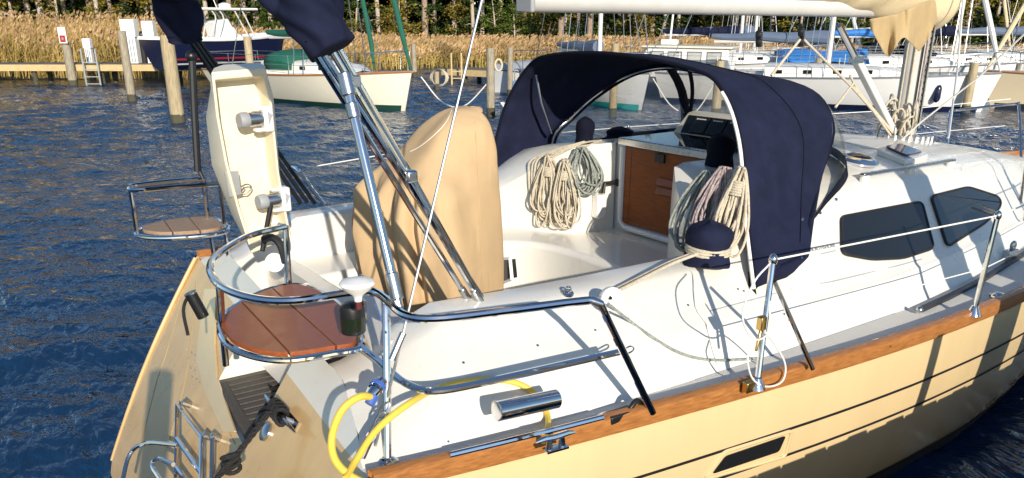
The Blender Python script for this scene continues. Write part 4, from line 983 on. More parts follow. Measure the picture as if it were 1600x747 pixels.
for px0, py0, px1, py1 in ((1283, 397, 1306, 392),):
    for k in range(8):
        a = on(lerp(px0, px1, k / 8), lerp(py0, py1, k / 8), .003)[0]; b = on(lerp(px0, px1, (k + .6) / 8), lerp(py0, py1, (k + .6) / 8), .003)[0]; m.bar(a, b, .002, .006)
m.build('small_lettering', M['grey_pl'], cabin, smooth=False)
# moulding shadow line on the cabin side
m = MB(); q = [on(px, py, .0)[0] for px, py in ((1110, 486), (1170, 470), (1235, 452), (1300, 440), (1350, 428), (1400, 416), (1440, 405))]
m.tube(q, .004, n=6); m.build('styling_groove', M['grey_pl'], cabin)
m = MB(); m.tube([(x, YC - hb_join(x) - .004, sheer(x) + .003) for x in np.arange(2.6, 4.3, .2)], .0025, n=6); m.build('deck_seam', M['grey_pl'], deck)

# --- roof fittings
def roofdisc(px, py, prof, mt, name, n=28):
    p, nn = on(px, py); m = MB(); m.lathe(prof, p, nn, n); return m.build(name, mt, Y)
roofdisc(1340, 254, [(.01, 0), (.125, 0), (.13, .015), (.115, .035), (.06, .05), (.002, .055)], M['steel'], 'vent_dome')
p_, n__ = on(1340, 254); m = MB(); m.lathe([(.01, .04), (.085, .043), (.06, .054), (.002, .060)], p_, n__, 24); m.build('dome_cap', M['display'], bpy.data.objects['vent_dome'])
hp = [on(px, py, 0)[0] for px, py in rounded([(1366, 241), (1401, 233), (1452, 250), (1418, 262)], 7)]
m = MB(); m.prism([p + Vector((0, 0, .002)) for p in hp], (0, 0, .04)); ht = m.build('deck_hatch', M['gel'], Y, bevel=.008)
hq = [on(px, py, 0)[0] for px, py in rounded([(1381, 240), (1405, 236), (1440, 249), (1415, 255)], 4)]
m = MB(); m.prism([p + Vector((0, 0, .045)) for p in hq], (0, 0, .012)); m.build('hatch_pane', M['hatchglass'], ht, bevel=.003)
m = MB(); a, b = on(1345, 287)[0], on(1488, 262)[0]; u_ = Vector((0, 0, .055))
m.bar(a + u_, b + u_, .035, .018); hr = m.build('grab_rail', M['steel_dull'], Y, bevel=.006)
m = MB()
for t in (.03, .5, .97): m.box(a.lerp(b, t) + Vector((0, 0, .022)), (.07, .035, .05))
m.each('rail_foot', M['gel'], hr, bevel=.01)
# non-skid areas moulded into the roof and the coaming, studs and a padeye
m = MB()
for pix in ([(1316, 221), (1352, 212), (1396, 222), (1378, 234), (1350, 232)], [(1500, 262), (1530, 252), (1560, 268), (1540, 284), (1508, 280)]):
    q_ = [on(px, py, .003)[0] for px, py in rounded(pix, 5, 3)]
    if all(p is not None for p in q_): m.prism(q_, (0, 0, -.002))
m.each('nonskid_panel', M['nonskid'], cabin, angle=80)
m = MB()
for px, py in ((724, 567), (840, 540), (981, 498), (930, 516), (1075, 477), (1153, 452), (1162, 455), (1225, 491), (700, 690), (1085, 610)):
    p, nn = hit(bvh_of([coaming, cabin, deck]), px, py, 0)
    if p is not None: m.lathe([(.001, 0), (.007, 0), (.006, .003), (.001, .004)], p, nn, 8)
m.each('stud', M['steel_dull'], coaming)
p, nn = on(887, 459); m = MB(); m.lathe([(.004, 0), (.03, 0), (.028, .006), (.01, .01)], p, nn, 16); m.tube([p + Vector((-.018, 0, .004)), p + Vector((-.012, 0, .03)), p + Vector((.012, 0, .03)), p + Vector((.018, 0, .004))], .005, n=6, smooth=3); m.build('padeye', M['steel'], Y)
# genoa track and its car
m = MB(); tp = [P(px, py, z=1.112) for px, py in ((1436, 485), (1480, 465), (1530, 440), (1575, 412), (1600, 397), (1625, 380))]
for a, b in zip(tp[:-1], tp[1:]): m.bar(a, b, .035, .02)
gt = m.build('genoa_track', M['stripe'], Y)
m = MB(); c = Vector(P(1577, 402, z=1.12)); m.box(c + Vector((0, 0, .03)), (.12, .05, .05)); m.ball(c + Vector((.02, 0, .08)), .035, sq=(1, .5, 1)); m.ball(Vector(P(1437, 484, z=1.13)), .02); m.each('track_car', M['steel_dull'], gt, bevel=.005)
for px, py in ((1378, 537), (1560, 463), (950, 655)):
    p = Vector(P(px, py, z=1.11)); m = MB(); m.lathe([(.01, 0), (.05, 0), (.048, .008), (.03, .02), (.001, .024)], p); m.build('deck_filler', M['steel'], Y)
# mooring block lying by the rail
p = Vector(P(968, 655, z=1.11)); m = MB(); m.box(p + Vector((0, 0, .02)), (.14, .06, .035)); m.tube([p + Vector((.05, 0, .03)), p + Vector((.09, 0, .06)), p + Vector((.13, 0, .025))], .014, n=6, smooth=3); m.build('mooring_block', M['black'], Y, bevel=.008)
# chrome tube on the coaming side
m = MB(); a, b = Vector(P(776, 643, y=2.28)), Vector(P(869, 623, y=2.28))
m.tube([a, a.lerp(b, .003), a.lerp(b, .997), b], [.036, .038, .038, .036], n=20); rl = m.build('line_roller', M['steel'], Y)
m = MB()
for t in (.25, .62):
    q = a.lerp(b, t); m.tube([q, q + Vector((0, .12, -.03))], .016, n=8)
m.build('roller_bracket', M['steel_dull'], rl)
# hull portlight
TH_ = bvh_of([hull])
def onh(px, py, off): return hit(TH_, px, py, off)[0]
m = MB(); pp = [onh(px, py, .003) for px, py in rounded([(1112, 740), (1133, 712), (1227, 680), (1216, 705)], 5)]
m.prism(pp, (0, -.003, 0)); pl = m.build('hull_portlight', M['glass'], Y)
m = MB(); m.tube([onh(px, py, .0) for px, py in rounded([(1100, 748), (1129, 706), (1237, 672), (1226, 713)], 8)], .011, n=8, closed=True); m.build('portlight_surround', M['beige'], pl)
# ---------------------------------------------------------------- pushpits with their seats
ZU, ZL = 1.67, 1.37
def seat_planks(outline, z, dirv, cuts, mt, parent, th=.022):
    poly = [np.array([p[0], p[1], z]) for p in outline]; d = np.array([dirv[0], dirv[1], 0.]); d /= np.linalg.norm(d); n = np.array([-d[1], d[0], 0.])
    pr_ = sorted(p @ n for p in poly); lo, hi = pr_[0], pr_[-1]; b = [lo] + [lo + (hi - lo) * c for c in cuts] + [hi]; m = MB()
    for k in range(len(b) - 1):
        q = clip(clip(poly, n * (b[k] + .004), n), n * (b[k + 1] - .004), -n)
        if len(q) > 2: m.prism(q, (0, 0, th))
    return m.build('seat', mt, parent, bevel=.004)
U = lambda pts, z: [P(px, py, z=z) for px, py in pts]
# starboard
pp = thing
upper = U([(446, 354), (390, 368), (342, 396), (328, 420), (345, 447), (395, 466), (460, 470), (545, 458), (583, 456), (606, 470), (632, 492), (680, 498), (780, 487), (880, 474), (925, 469)], ZU)
m = MB(); leg = [P(938, 474, z=ZU - .012), P(950, 500, y=2.19), P(1020, 645, z=1.12)]
m.tube(catmull(upper, 5) + leg, .0155, n=10)
pushS = m.build('pushpit', M['steel'], Y)
ringo = U([(345, 500), (352, 535), (392, 556), (450, 563), (520, 553), (565, 541), (552, 500), (520, 468), (470, 447), (425, 452), (380, 472)], ZL)
m = MB(); m.tube(ringo, .0145, n=10, closed=True, smooth=5); m.build('seat_ring', M['steel'], pushS)
m = MB(); m.tube(U([(562, 541), (590, 562), (610, 580), (640, 602), (680, 611), (760, 597), (880, 570), (972, 549)], ZL), .0145, n=10, smooth=5); m.tube(U([(968, 552), (984, 541), (990, 547), (974, 556)], ZL), .004, n=6, smooth=4); m.build('lower_rail', M['steel'], pushS)
m = MB(); m.tube([P(603, 462, z=ZU), P(606, 722, z=1.10)], .0155, n=10); m.lathe([(.01, 0), (.042, 0), (.04, .008), (.02, .02)], P(606, 722, z=1.10)); m.build('post', M['steel'], pushS)
m = MB(); a_ = P(343, 447, z=ZU); m.tube([a_, P(347, 506, z=ZL), (P(347, 506, z=ZL)[0], P(347, 506, z=ZL)[1] + .03, 1.16)], .0155, n=10); m.build('post', M['steel'], pushS)
m = MB(); a_ = P(446, 353, z=ZU); m.tube([P(436, 352, z=ZU), a_, P(452, 446, z=ZL), (P(452, 446, z=ZL)[0], P(452, 446, z=ZL)[1], 1.2)], .0155, n=10); m.build('post', M['steel'], pushS)
seat_o = catmull(U([(349, 503), (356, 530), (395, 551), (450, 558), (515, 549), (556, 539), (545, 502), (516, 471), (470, 451), (428, 456), (384, 475)], ZL), 5, True)
d1 = np.array(P(448, 556, z=ZL)) - np.array(P(374, 476, z=ZL))
st = seat_planks(seat_o, ZL, d1[:2], (.30, .64), M['teak'], pushS)
tag(st, 'varnished red brown teak seat')
# port
upperP = U([(320, 279), (262, 284), (210, 290), (202, 293), (212, 297), (262, 293), (346, 287)], 1.70)
m = MB(); m.tube(upperP, .0155, n=10, smooth=5); pushP = m.build('pushpit', M['steel'], Y)
ringp = U([(212, 363), (222, 370), (262, 372), (330, 367), (356, 360), (352, 349), (330, 341), (270, 345), (226, 355)], 1.40)
m = MB(); m.tube(ringp, .0145, n=10, closed=True, smooth=5); m.build('seat_ring', M['steel'], pushP)
sp = catmull(U([(222, 361), (232, 366), (265, 368), (325, 364), (346, 358), (344, 350), (325, 343), (272, 347), (236, 355)], 1.40), 5, True)
d2_ = np.array(P(265, 366, z=1.4)) - np.array(P(253, 349, z=1.4))
st = seat_planks(sp, 1.40, d2_[:2], (.33, .66), M['teak_grey'], pushP); tag(st, 'sun bleached grey brown teak seat')
for (ax_, ay_), (bx_, by_), zc in (((203, 293), (214, 365), 0), ((318, 279), (325, 345), 1.12), ((344, 287), (351, 360), 1.12)):
    m = MB(); q = [P(ax_, ay_, z=1.70), P(bx_, by_, z=1.40)]
    if zc: q.append((q[1][0] + .01, q[1][1] + .01, zc))
    m.tube(q, .0145, n=10); m.build('post', M['steel'], pushP)
# port rail running forward behind the wheel cover
m = MB(); q = [(P(420, 262, y=5.75))]
zr_ = 1.62
m.tube([P(425, 266, z=zr_), P(455, 262, z=zr_), P(468, 268, z=zr_), P(488, 296, y=5.75), P(507, 320, y=5.75)], .0145, n=10, smooth=3); m.build('rail_loop', M['steel'], pushP)
# black lamp and white dome on the starboard ring
lp = thing
c = Vector(P(551, 497, z=1.50)); m = MB()
m.lathe([(.01, -.062), (.046, -.062), (.050, -.055), (.050, .04), (.046, .055), (.03, .066), (.01, .07)], c, (0, 0, 1), 22)
nl = m.build('navigation_light', M['black'], pushS)
m = MB(); m.lathe([(.051, -.045), (.0515, .012)], c, (0, 0, 1), 22); m.build('lamp_lens', mat('green_lamp_lens', (.012, .018, .010), .06), nl)
m = MB(); m.tube([c + Vector((.045, .02, .0)), c + Vector((.06, .015, .17))], .006, n=6); m.tube([c + Vector((.06, 0, .10)), c + Vector((.075, -.05, .09)), Vector(P(603, 520, z=1.55))], .004, n=6); m.box(c + Vector((.052, .01, .02)), (.012, .05, .1)); m.build('lamp_bracket', M['steel'], nl)
m = MB(); c = Vector(P(558, 446, z=1.725)); m.lathe([(.014, -.06), (.016, -.045), (.022, -.034), (.052, -.012), (.066, .006), (.060, .017), (.03, .026), (.002, .028)], c, (0, 0, 1), 24); an = m.build('antenna_dome', M['white_pl'], pushS)
m = MB(); m.tube([c + Vector((0, 0, -.09)), c + Vector((0, 0, -.045))], .011, n=10); m.build('antenna_clamp', mat('dark_red_plastic', (.12, .02, .02), .4), an)
# black tube holder hung outside the ring
m = MB(); a, b = Vector(P(298, 459, z=1.42)), Vector(P(318, 495, z=1.30)); m.tube([a, b], .028, n=14); hld = m.build('rod_holder', M['black'], pushS)
m = MB(); m.lathe([(.0285, 0), (.03, .0), (.03, .006), (.0285, .006)], a, (a - b)); m.build('holder_rim', M['steel'], hld)
m = MB(); m.tube([a + Vector((.02, 0, -.02)), a + Vector((.0, .06, -.03)), a + Vector((-.03, .07, -.10)), a + Vector((-.03, .05, -.22))], .008, n=8, smooth=4); m.build('lashing', M['rope_k'], hld)

# ---------------------------------------------------------------- stanchions, lifelines
def stanchion(b, t, brace=None):
    m = MB(); m.tube([b, t], .0135, n=10); m.lathe([(.005, 0), (.04, 0), (.036, .012), (.018, .05)], b, (0, 0, 1), 14)
    m.ball(t, .02, sq=(1, 1, 1.4)); s_ = m.build('stanchion', M['steel'], Y)
    if brace:
        m = MB(); m.tube([brace[0], brace[1]], .011, n=8); m.build('brace', M['steel'], s_)
    return s_
s1b, s1t = P(1182, 606, z=1.12), P(1208, 406, z=1.66)
sx = stanchion(s1b, s1t, (P(1210, 440, y=2.17), P(1270, 577, z=1.14)))
m = MB(); c = Vector(P(1190, 505, y=2.13)); m.box(c, (.035, .03, .06)); m.tube([c + Vector((0, 0, -.03)), c + Vector((-.03, -.01, -.12))], .008, n=6); m.box(Vector(s1b) + Vector((-.05, 0, .02)), (.06, .03, .05)); m.each('gate_latch', M['brass'], sx, bevel=.004)
s2b, s2t = P(1521, 492, z=1.12), P(1559, 337, z=1.66)
stanchion(s2b, s2t)
rest = []
for x in (6.6, 8.4, 10.2):
    b = railpt(x, -.02, .03); t = (b[0], b[1], b[2] + .56); stanchion(b, t); rest.append(t)
m = MB()
m.tube([s1t, s2t] + rest + [(11.6, YC - .3, 1.95)], .0045, n=6); m.build('lifeline', M['line_w'], Y)
m = MB(); mid = lambda b, t: tuple(lerp(b[i], t[i], .48) for i in range(3))
m.tube([mid(s1b, s1t), mid(s2b, s2t)] + [(t[0], t[1], t[2] - .28) for t in rest], .0035, n=6); m.build('lifeline', M['line_w'], Y)
restp = []
for x in (3.6, 5.4, 7.2, 8.8):
    b = railpt(x, -.02, .03, -1); t = (b[0], b[1], b[2] + .56); stanchion(b, t); restp.append(t)
m = MB(); m.tube([P(480, 262, z=1.62)] + restp + [(10.2, YC + .75, 1.8)], .0045, n=6); m.build('lifeline', M['line_w'], Y)
m = MB(); m.tube([(t[0], t[1], t[2] - .28) for t in restp] + [(10.2, YC + .75, 1.5)], .0035, n=6); m.build('lifeline', M['line_w'], Y)
# bow pulpit
m = MB(); zb = 1.22
pA, pB = P(1480, 245, z=zb), P(1597, 262, z=zb)
m.tube([pA, P(1484, 178, x=pA[0] + .05), P(1500, 172, x=pA[0] + .2), P(1582, 163, z=1.80), P(1592, 170, z=1.76), P(1596, 260, z=1.3)], .014, n=8, smooth=4); m.build('pulpit', M['steel'], Y)

# ---------------------------------------------------------------- mast, boom, rigging
MX = 6.86
mb_ = (MX, YC, zroof(MX) + .01)
m = MB(); rk = .016; prof = [(.125 * math.cos(a) * (1 if math.cos(a) > 0 else .9), .088 * math.sin(a)) for a in np.linspace(0, 2 * math.pi, 25)[:-1]]
m.grid([[(MX + px - rk * (z - 1.6), YC + py, z) for px, py in prof] for z in (mb_[2], 4, 9, 16.2)], closed_u=True); mast = m.build('mast', M['mast_grey'], Y)
m = MB()
for k, (dx, dy) in enumerate([(-.11, -.055), (-.06, -.092), (-.02, -.098), (.03, -.098), (-.135, .0), (.10, -.07)]): m.tube([(MX + dx, YC + dy, mb_[2] + .1), (MX + dx - rk * 10, YC + dy, 12)], .006, n=6)
for k_, h_ in enumerate(m.each('halyard', M['rope_w'], mast)): h_.data.materials[0] = M[('rope_w', 'rope_k', 'rope_r', 'rope_k', 'rope_w', 'rope_g')[k_ % 6]]
m = MB()
for k in range(14): m.box((MX + .03 - rk * (k * .05), YC - .0895, mb_[2] + .28 + k * .05), (.012, .006, .016))
m.build('mast_track', M['black'], mast)
m = MB(); m.lathe([(.02, 0), (.2, 0), (.19, .02), (.12, .05), (.1, .06)], (MX, YC, mb_[2] - .005), (0, 0, 1), 24)
for k in range(9):
    a = math.pi * .9 + k * .24; m.lathe([(.01, 0), (.035, 0), (.035, .06), (.01, .065)], (MX + .2 * math.cos(a), YC + .24 * math.sin(a), mb_[2] + .0), (0, 0, 1), 10)
m.build('mast_collar', M['steel_dull'], mast)
zb0, zb1 = 2.80, 2.71
b0, b1 = P(824, 2, y=YC), P(1404, 18, y=YC)
BA, BB = Vector((b0[0], YC, b0[2] + .03)), Vector((MX - .18, YC, b1[2] + .04))
m = MB(); prof = [(.075 * math.cos(a), .088 * math.sin(a)) for a in np.linspace(0, 2 * math.pi, 21)[:-1]]
m.grid([[(p.x, p.y + py, p.z + pz) for py, pz in prof] for p in (BA, BA.lerp(BB, .5), BB)], closed_u=True)
m.f.append(tuple(range(20))); boom = m.build('boom', M['alu_white'], Y, angle=50)
m = MB(); m.box(BA + Vector((-.012, 0, 0)), (.03, .155, .18)); m.build('boom_cap', M['grey_pl'], boom, bevel=.01)
m = MB(); m.tube([p_ + Vector((0, -.0755, .02)) for p_ in (BA, BA.lerp(BB, .5), BB)], .004, n=5); m.build('boom_groove', M['grey_pl'], boom)
m = MB(); a, b = Vector(P(1311, 40, y=YC)), Vector(P(1396, 208, y=YC)); m.bar(a.lerp(b, .28), b, .065, .055); vang = m.build('kicker', M['alu_white'], Y, bevel=.01)
m = MB(); m.tube([a, a.lerp(b, .32)], .026, n=10); m.box(a.lerp(b, .29), (.08, .08, .05)); m.build('kicker_rod', M['steel'], vang)
def block(p, d, s=.05, par=None):
    s *= .62
    m = MB(); p = Vector(p); m.lathe([(.004, -.3 * s), (s * .5, -.3 * s), (s * .56, -.1 * s), (s * .56, .1 * s), (s * .5, .3 * s), (.004, .3 * s)], p, d, 16); m.box(p + Vector((0, 0, s * .6)), (s * .35, s * .3, s * .6)); return m.build('pulley_block', M['black'], par, bevel=.002)
for px, py in ((1186, 55), (1186, 66), (1252, 50), (1252, 66)): block(P(px, py, y=YC), (.5, -1, .1), .10, boom)
tk = MB()
for pts in ([(1250, 62), (1205, 118)], [(1256, 62), (1330, 135)], [(1330, 135), (1395, 208)], [(1305, 168), (1335, 128)], [(1333, 135), (1360, 165), (1396, 208)], [(1328, 118), (1340, 140), (1392, 212)]):
    tk.tube([P(px, py, y=YC - .02) for px, py in pts], .010, n=6)
tag(tk.build('kicker_tackle', M['rope_w'], None), 'pale rope tackle running from under the boom to the mast foot', 'rope')
# stays
m = MB(); top = (MX - .17, YC, 15.8)
q0 = P(630, 520, y=2.52)
m.tube([(1.10, 2.52, 1.14), q0], .006, n=6); m.tube([P(612, 562, y=2.52), q0], .013, n=8)
bs = m.build('backstay_tensioner', M['steel_dull'], Y)
m = MB(); m.tube([q0, top], .0052, n=6); m.build('backstay', M['steel_dull'], Y)
for pb, tp_, r_ in ((P(1600, 345, z=1.25), (MX - .1, YC - .9, 8.5), .006), (P(1592, 330, z=1.25), (MX - .15, YC - .05, 15), .006), (P(1630, 340, z=1.25), (MX - .1, YC - .1, 8), .006)):
    m = MB(); pb = Vector(pb); tv = Vector(tp_); m.tube([pb, tv], r_, n=6); sh = m.build('shroud', M['steel_dull'], Y)
    m = MB(); m.tube([pb, pb + (tv - pb).normalized() * .35], .013, n=8); m.build('turnbuckle', M['steel'], sh)
m = MB(); m.tube([P(1405, 222, y=YC - .1), P(1440, 190, y=3.8), P(1530, 120, y=3.4), P(1625, 30, y=3.0)], .007, n=6); m.build('inner_stay', M['line_w'], Y)
m = MB(); m.tube([P(1482, 215, z=1.6), P(1497, 100, x=9.6), P(1508, -40, x=9.5)], .011, n=6); m.build('forestay', M['alu_white'], Y)
# ---------------------------------------------------------------- raised locker lid
LY = 4.30
lid_pix = [(330, 113), (413, 106), (424, 150), (428, 190), (436, 270), (455, 372), (393, 396), (372, 330), (352, 255), (338, 180)]
face = [Vector(P(px, py, y=LY)) for px, py in lid_pix]
inset = []
cc = sum(face, Vector()) / len(face)
for p in face: inset.append(cc + (p - cc) * Vector((1, 1, 1)).x * .90 + Vector((0, 0, 0)))
m = MB(); n_ = len(face); D = .13
rim_o = face; rim_i = [cc + (p - cc) * .91 for p in face]; fl = [cc + (p - cc) * .86 + Vector((0, D, 0)) for p in face]
bk = [Vector(P(px, py, y=LY + .26)) for px, py in ((348, 101), (404, 98), (420, 150), (430, 200), (436, 270), (450, 362), (400, 386), (360, 330), (332, 255), (326, 180))]; md = [Vector(P(px, py, y=LY + .14)) for px, py in ((334, 106), (413, 101), (427, 150), (431, 190), (437, 270), (455, 368), (394, 392), (362, 335), (331, 258), (322, 185))]
for A_, B_ in ((rim_o, rim_i), (rim_i, fl), (rim_o, md), (md, bk)): m.grid([[p for p in A_], [p for p in B_]], closed_u=True)
m.f.append(tuple(range(n_, 2 * n_))); b_ = len(m.v); m.add(fl, [tuple(range(n_))]); m.add(bk, [tuple(range(n_))]); m.f.pop(0) if False else None
m.f = [f for f in m.f if f != tuple(range(n_, 2 * n_))]
lid = m.build('locker_lid', M['gel_dirty'], Y, bevel=.012, seg=3, angle=40); tag(lid, 'raised locker lid seen from its cream underside')
for px, py in ((402, 186), (430, 312)):
    c = Vector(P(px, py, y=LY + .02)); m = MB(); m.lathe([(.005, -.10), (.035, -.10), (.037, -.09), (.037, .05), (.03, .05), (.03, .06)], c, (.97, .2, 0), 20)
    kb = m.build('speaker_fitting', M['steel_dull'], lid)
    m = MB(); m.box(c + Vector((.05, .0, .0)), (.05, .075, .13)); m.box(c + Vector((.02, .0, .055)), (.09, .05, .018)); m.box(c + Vector((.02, .0, -.055)), (.09, .05, .018)); m.build('fitting_bracket', M['white_pl'], kb, bevel=.012)
    m = MB(); m.lathe([(.004, -.104), (.034, -.104), (.040, -.09), (.040, -.06), (.038, -.055)], c, (.97, .2, 0), 20); m.prism([c + Vector((.045, -.039, z_)) for z_ in (-.03, .04)] + [c + Vector((.068, -.039, .02))], (0, -.004, 0)); m.each('fitting_ring', M['grey_pl'], kb)
m = MB(); m.prism([P(350, 268, y=LY + .02), P(372, 267, y=LY + .02), P(377, 303, y=LY + .02), P(358, 308, y=LY + .02)], (0, -.006, 0)); hp_ = m.build('hinge_plate', M['alu'], lid)
m = MB(); m.tube([P(372, 296, y=LY + .07), P(380, 290, y=LY + .05), P(388, 288, y=LY + .05), P(393, 294, y=LY + .05), P(385, 303, y=LY + .05), P(376, 302, y=LY + .06), P(382, 292, y=LY + .05)], .004, n=6, smooth=4); m.build('wire_loop', M['steel'], hp_)
# gas strut and black hose below the lid, round plate beside them
m = MB(); m.tube([P(424, 316, y=LY), P(410, 392, y=LY - .1)], .014, n=8); m.build('lid_strut', M['black'], lid)
m = MB(); m.tube([P(412, 374, y=4.15), P(425, 371, y=4.1), P(438, 382, y=4.05), P(446, 410, y=4.05)], .02, n=8, smooth=4); m.build('hose', M['rubber'], Y)
m = MB(); c = Vector(P(430, 410, y=4.1)); m.lathe([(.01, 0), (.05, 0), (.05, .012), (.002, .014)], c, (-.55, -.8, .2), 18); m.build('round_plate', M['gel_cool'], Y)

# ---------------------------------------------------------------- wheel and pedestal under their cover
WX = thing
def cover_row(z):
    # aft edge, forward edge, half width aft, half width forward, centre y
    T = [.86, 1.0, 1.2, 1.4, 1.6, 1.72, 1.80, 1.86, 1.92, 2.0, 2.08, 2.14, 2.175]
    AF = [2.06, 2.00, 1.94, 1.92, 1.92, 1.94, 1.98, 2.05, 2.13, 2.21, 2.28, 2.36, 2.44]
    FO = [2.61, 2.605, 2.60, 2.595, 2.59, 2.585, 2.58, 2.575, 2.57, 2.565, 2.56, 2.55, 2.50]
    WA = [.28, .35, .40, .41, .39, .38, .31, .25, .22, .19, .16, .11, .05]
    WF = [.20, .20, .20, .20, .20, .19, .19, .18, .18, .17, .15, .11, .05]
    g = lambda a: float(np.interp(z, T, a)); return g(AF), g(FO), g(WA), g(WF)
YW = 4.13
rows = []; zz = list(np.linspace(.86, 2.175, 44)); rng = random.Random(3)
for z in zz:
    af, fo, wa, wf = cover_row(z); pts = []
    ctr = [(fo, wf), (af + .16, wa), (af, wa * .8), (af - .01, 0), (af, -wa * .8), (af + .16, -wa), (fo, -wf), (fo + .02, -wf * .5), (fo + .02, wf * .5)]
    q = catmull([(a, b, 0) for a, b in ctr], 9, True)
    for k, p in enumerate(q):
        x, y = p[0], YW + p[1]; t = (2.675 - x) / .8
        fold = max(0, min(1, (1.86 - z) / .15)) * max(0, t - .30) * 1.4
        u_ = k / len(q) * 60
        wv = fold * 1.5 * (.042 * (1 - 2 * abs(math.sin(u_ * .62 + .5 * math.sin(z * 4)))) + .018 * math.sin(u_ * 2.3 + z * 6)) + .004 * math.sin(9 * z + 3 * x + 5 * y) + .007 * math.sin(22 * (x + z * .9)) * max(0, 1 - abs(z - 1.9) * 4)
        dx, dy = x - 2.3, y - YW; L = math.hypot(dx, dy) or 1
        pts.append((x + wv * dx / L, y + wv * dy / L, z + .004 * math.sin(13 * x + 9 * y)))
    rows.append(pts)
m = MB(); m.grid(rows, closed_u=True); b_ = len(m.v); m.f.append(tuple(range((len(zz) - 1) * len(rows[0]), len(zz) * len(rows[0]))))
wc = m.build('wheel_cover', M['tan'], None, angle=70, subsurf=1); tag(wc, 'tall tan canvas cover draped over the steering wheel and pedestal', 'canvas cover')
m = MB(); TW = bvh_of([wc]); q = []
for px, py in ((641, 237), (655, 230), (672, 217), (690, 200), (700, 186), (706, 172)):
    h_, n_ = hit(TW, px, py, .001)
    if h_: q.append(h_)
if len(q) > 2: m.tube(q, .002, n=6, smooth=3); m.build('seam', M['line_w'], wc)
m = MB()
for k_ in (0, 1): m.tube([Vector(p) + Vector((0, 0, .006 + .02 * k_)) for p in rows[0]], .0035, n=5, closed=True)
for px0, py0, px1, py1 in ((742, 190, 757, 470), (640, 300, 668, 505)):
    q = [hit(TW, lerp(px0, px1, t), lerp(py0, py1, t), .0005)[0] for t in np.linspace(0, 1, 16)]; q = [a_ for a_ in q if a_ is not None]
    if len(q) > 3: m.tube(q, .0025, n=5, smooth=2)
m.build('hem_stitching', M['tan_sail'], wc)
# pedestal foot below the cover
m = MB(); m.lathe([(.2, .84), (.17, .87), (.11, .9), (.1, 1.3)], (2.35, YW, 0)); m.build('steering_pedestal', M['gel_cool'], Y)

# ---------------------------------------------------------------- sprayhood
DG = thing('sprayhood', 'navy canvas sprayhood with clear vinyl windows over the companionway', 'sprayhood', (3.9, YC, 1.3))
sA, sB, sC, sD = on(1176, 456, .03)[0], on(1251, 411, .03)[0], on(1257, 352, .02)[0], on(1312, 296, .006)[0]
aft = [tuple(sA), P(1167, 340, y=2.80), P(1157, 220, y=2.93), (3.50, 3.12, 2.27), (3.52, 3.36, 2.375), (3.52, YC, 2.44), (3.52, 4.72, 2.41), (3.54, 5.02, 2.30), (3.52, 5.24, 2.05), (3.48, 5.34, 1.75), (3.42, 5.40, 1.47)]
midh = [tuple(sB), P(1262, 300, y=2.86), (4.05, 2.96, 2.07), (3.95, 3.15, 2.30), (3.9, 3.42, 2.365), (3.88, YC, 2.425), (3.9, 4.68, 2.38), (3.95, 4.95, 2.27), (3.95, 5.15, 2.05), (3.85, 5.28, 1.78), (3.7, 5.38, 1.50)]
fro = [tuple(sC), (4.16, 2.92, 1.80), (4.30, 2.98, 2.08), (4.26, 3.18, 2.27), P(1120, 112, y=3.5), P(1045, 102, y=YC), P(985, 115, y=4.5), P(930, 150, y=4.8), P(895, 182, y=4.95), P(870, 208, y=5.08), (3.95, 5.22, 1.62)]
A = catmull(aft, 6); B = catmull(midh, 6); C = catmull(fro, 6)
rows = []
for t in np.linspace(0, 1, 13):
    rr = []
    for k in range(len(A)):
        p = 2 * (1 - t) * (.5 - t) * A[k] + 4 * t * (1 - t) * B[k] + 2 * t * (t - .5) * C[k]
        u_ = k / len(A); p = p + np.array([0, 0, -.010 * math.sin(math.pi * t)]) + .004 * np.array([0, 1, 1]) * math.sin(18 * t + 13 * u_)
        rr.append(p)
    rows.append(rr)
m = MB(); m.grid(rows); can = m.build('canopy', M['navy'], DG, angle=70, solid=.004)
m = MB(); m.tube([p + np.array([-.012, 0, 0]) for p in A[:19]], .011, n=8); m.build('edge_piping', M['line_w'], DG)
m = MB(); m.tube(A, .011, n=8); m.tube([a + (0, 0, -.02) for a in C], .011, n=8); m.build('hoop', M['navy_dark'], DG)
m = MB(); m.tube([c_ + np.array([-.02, 0, -.012]) for c_ in C[8:]], .009, n=8); m.tube([P(838, 116, y=4.98), P(846, 160, y=5.04), P(862, 208, y=5.1)], .010, n=8); m.build('hoop_tube', M['steel'], DG)
# stitched panel seams on the outer face
m = MB(); ns = len(rows); nc_ = len(rows[0])
for t_ in (5,): m.tube([Vector(rows[t_][k]) + Vector((0, -.004 if k < nc_ * .4 else 0, .004)) for k in range(2, nc_ - 2)], .002, n=5)
m.build('seam', M['navy_dark'], DG)
# loose flap hanging from the aft starboard corner and a black strap
m = MB(); m.grid([[on(px, py, .03)[0] for px, py in r_] for r_ in (((1172, 440), (1200, 425), (1252, 400)), ((1178, 452), (1205, 437), (1252, 411)))]); m.build('flap', M['navy'], DG, solid=.004)
m = MB(); m.prism([on(px, py, .006)[0] for px, py in ((1168, 425), (1174, 425), (1180, 461), (1168, 448))], (0, -.006, 0)); m.build('strap', M['black'], DG)
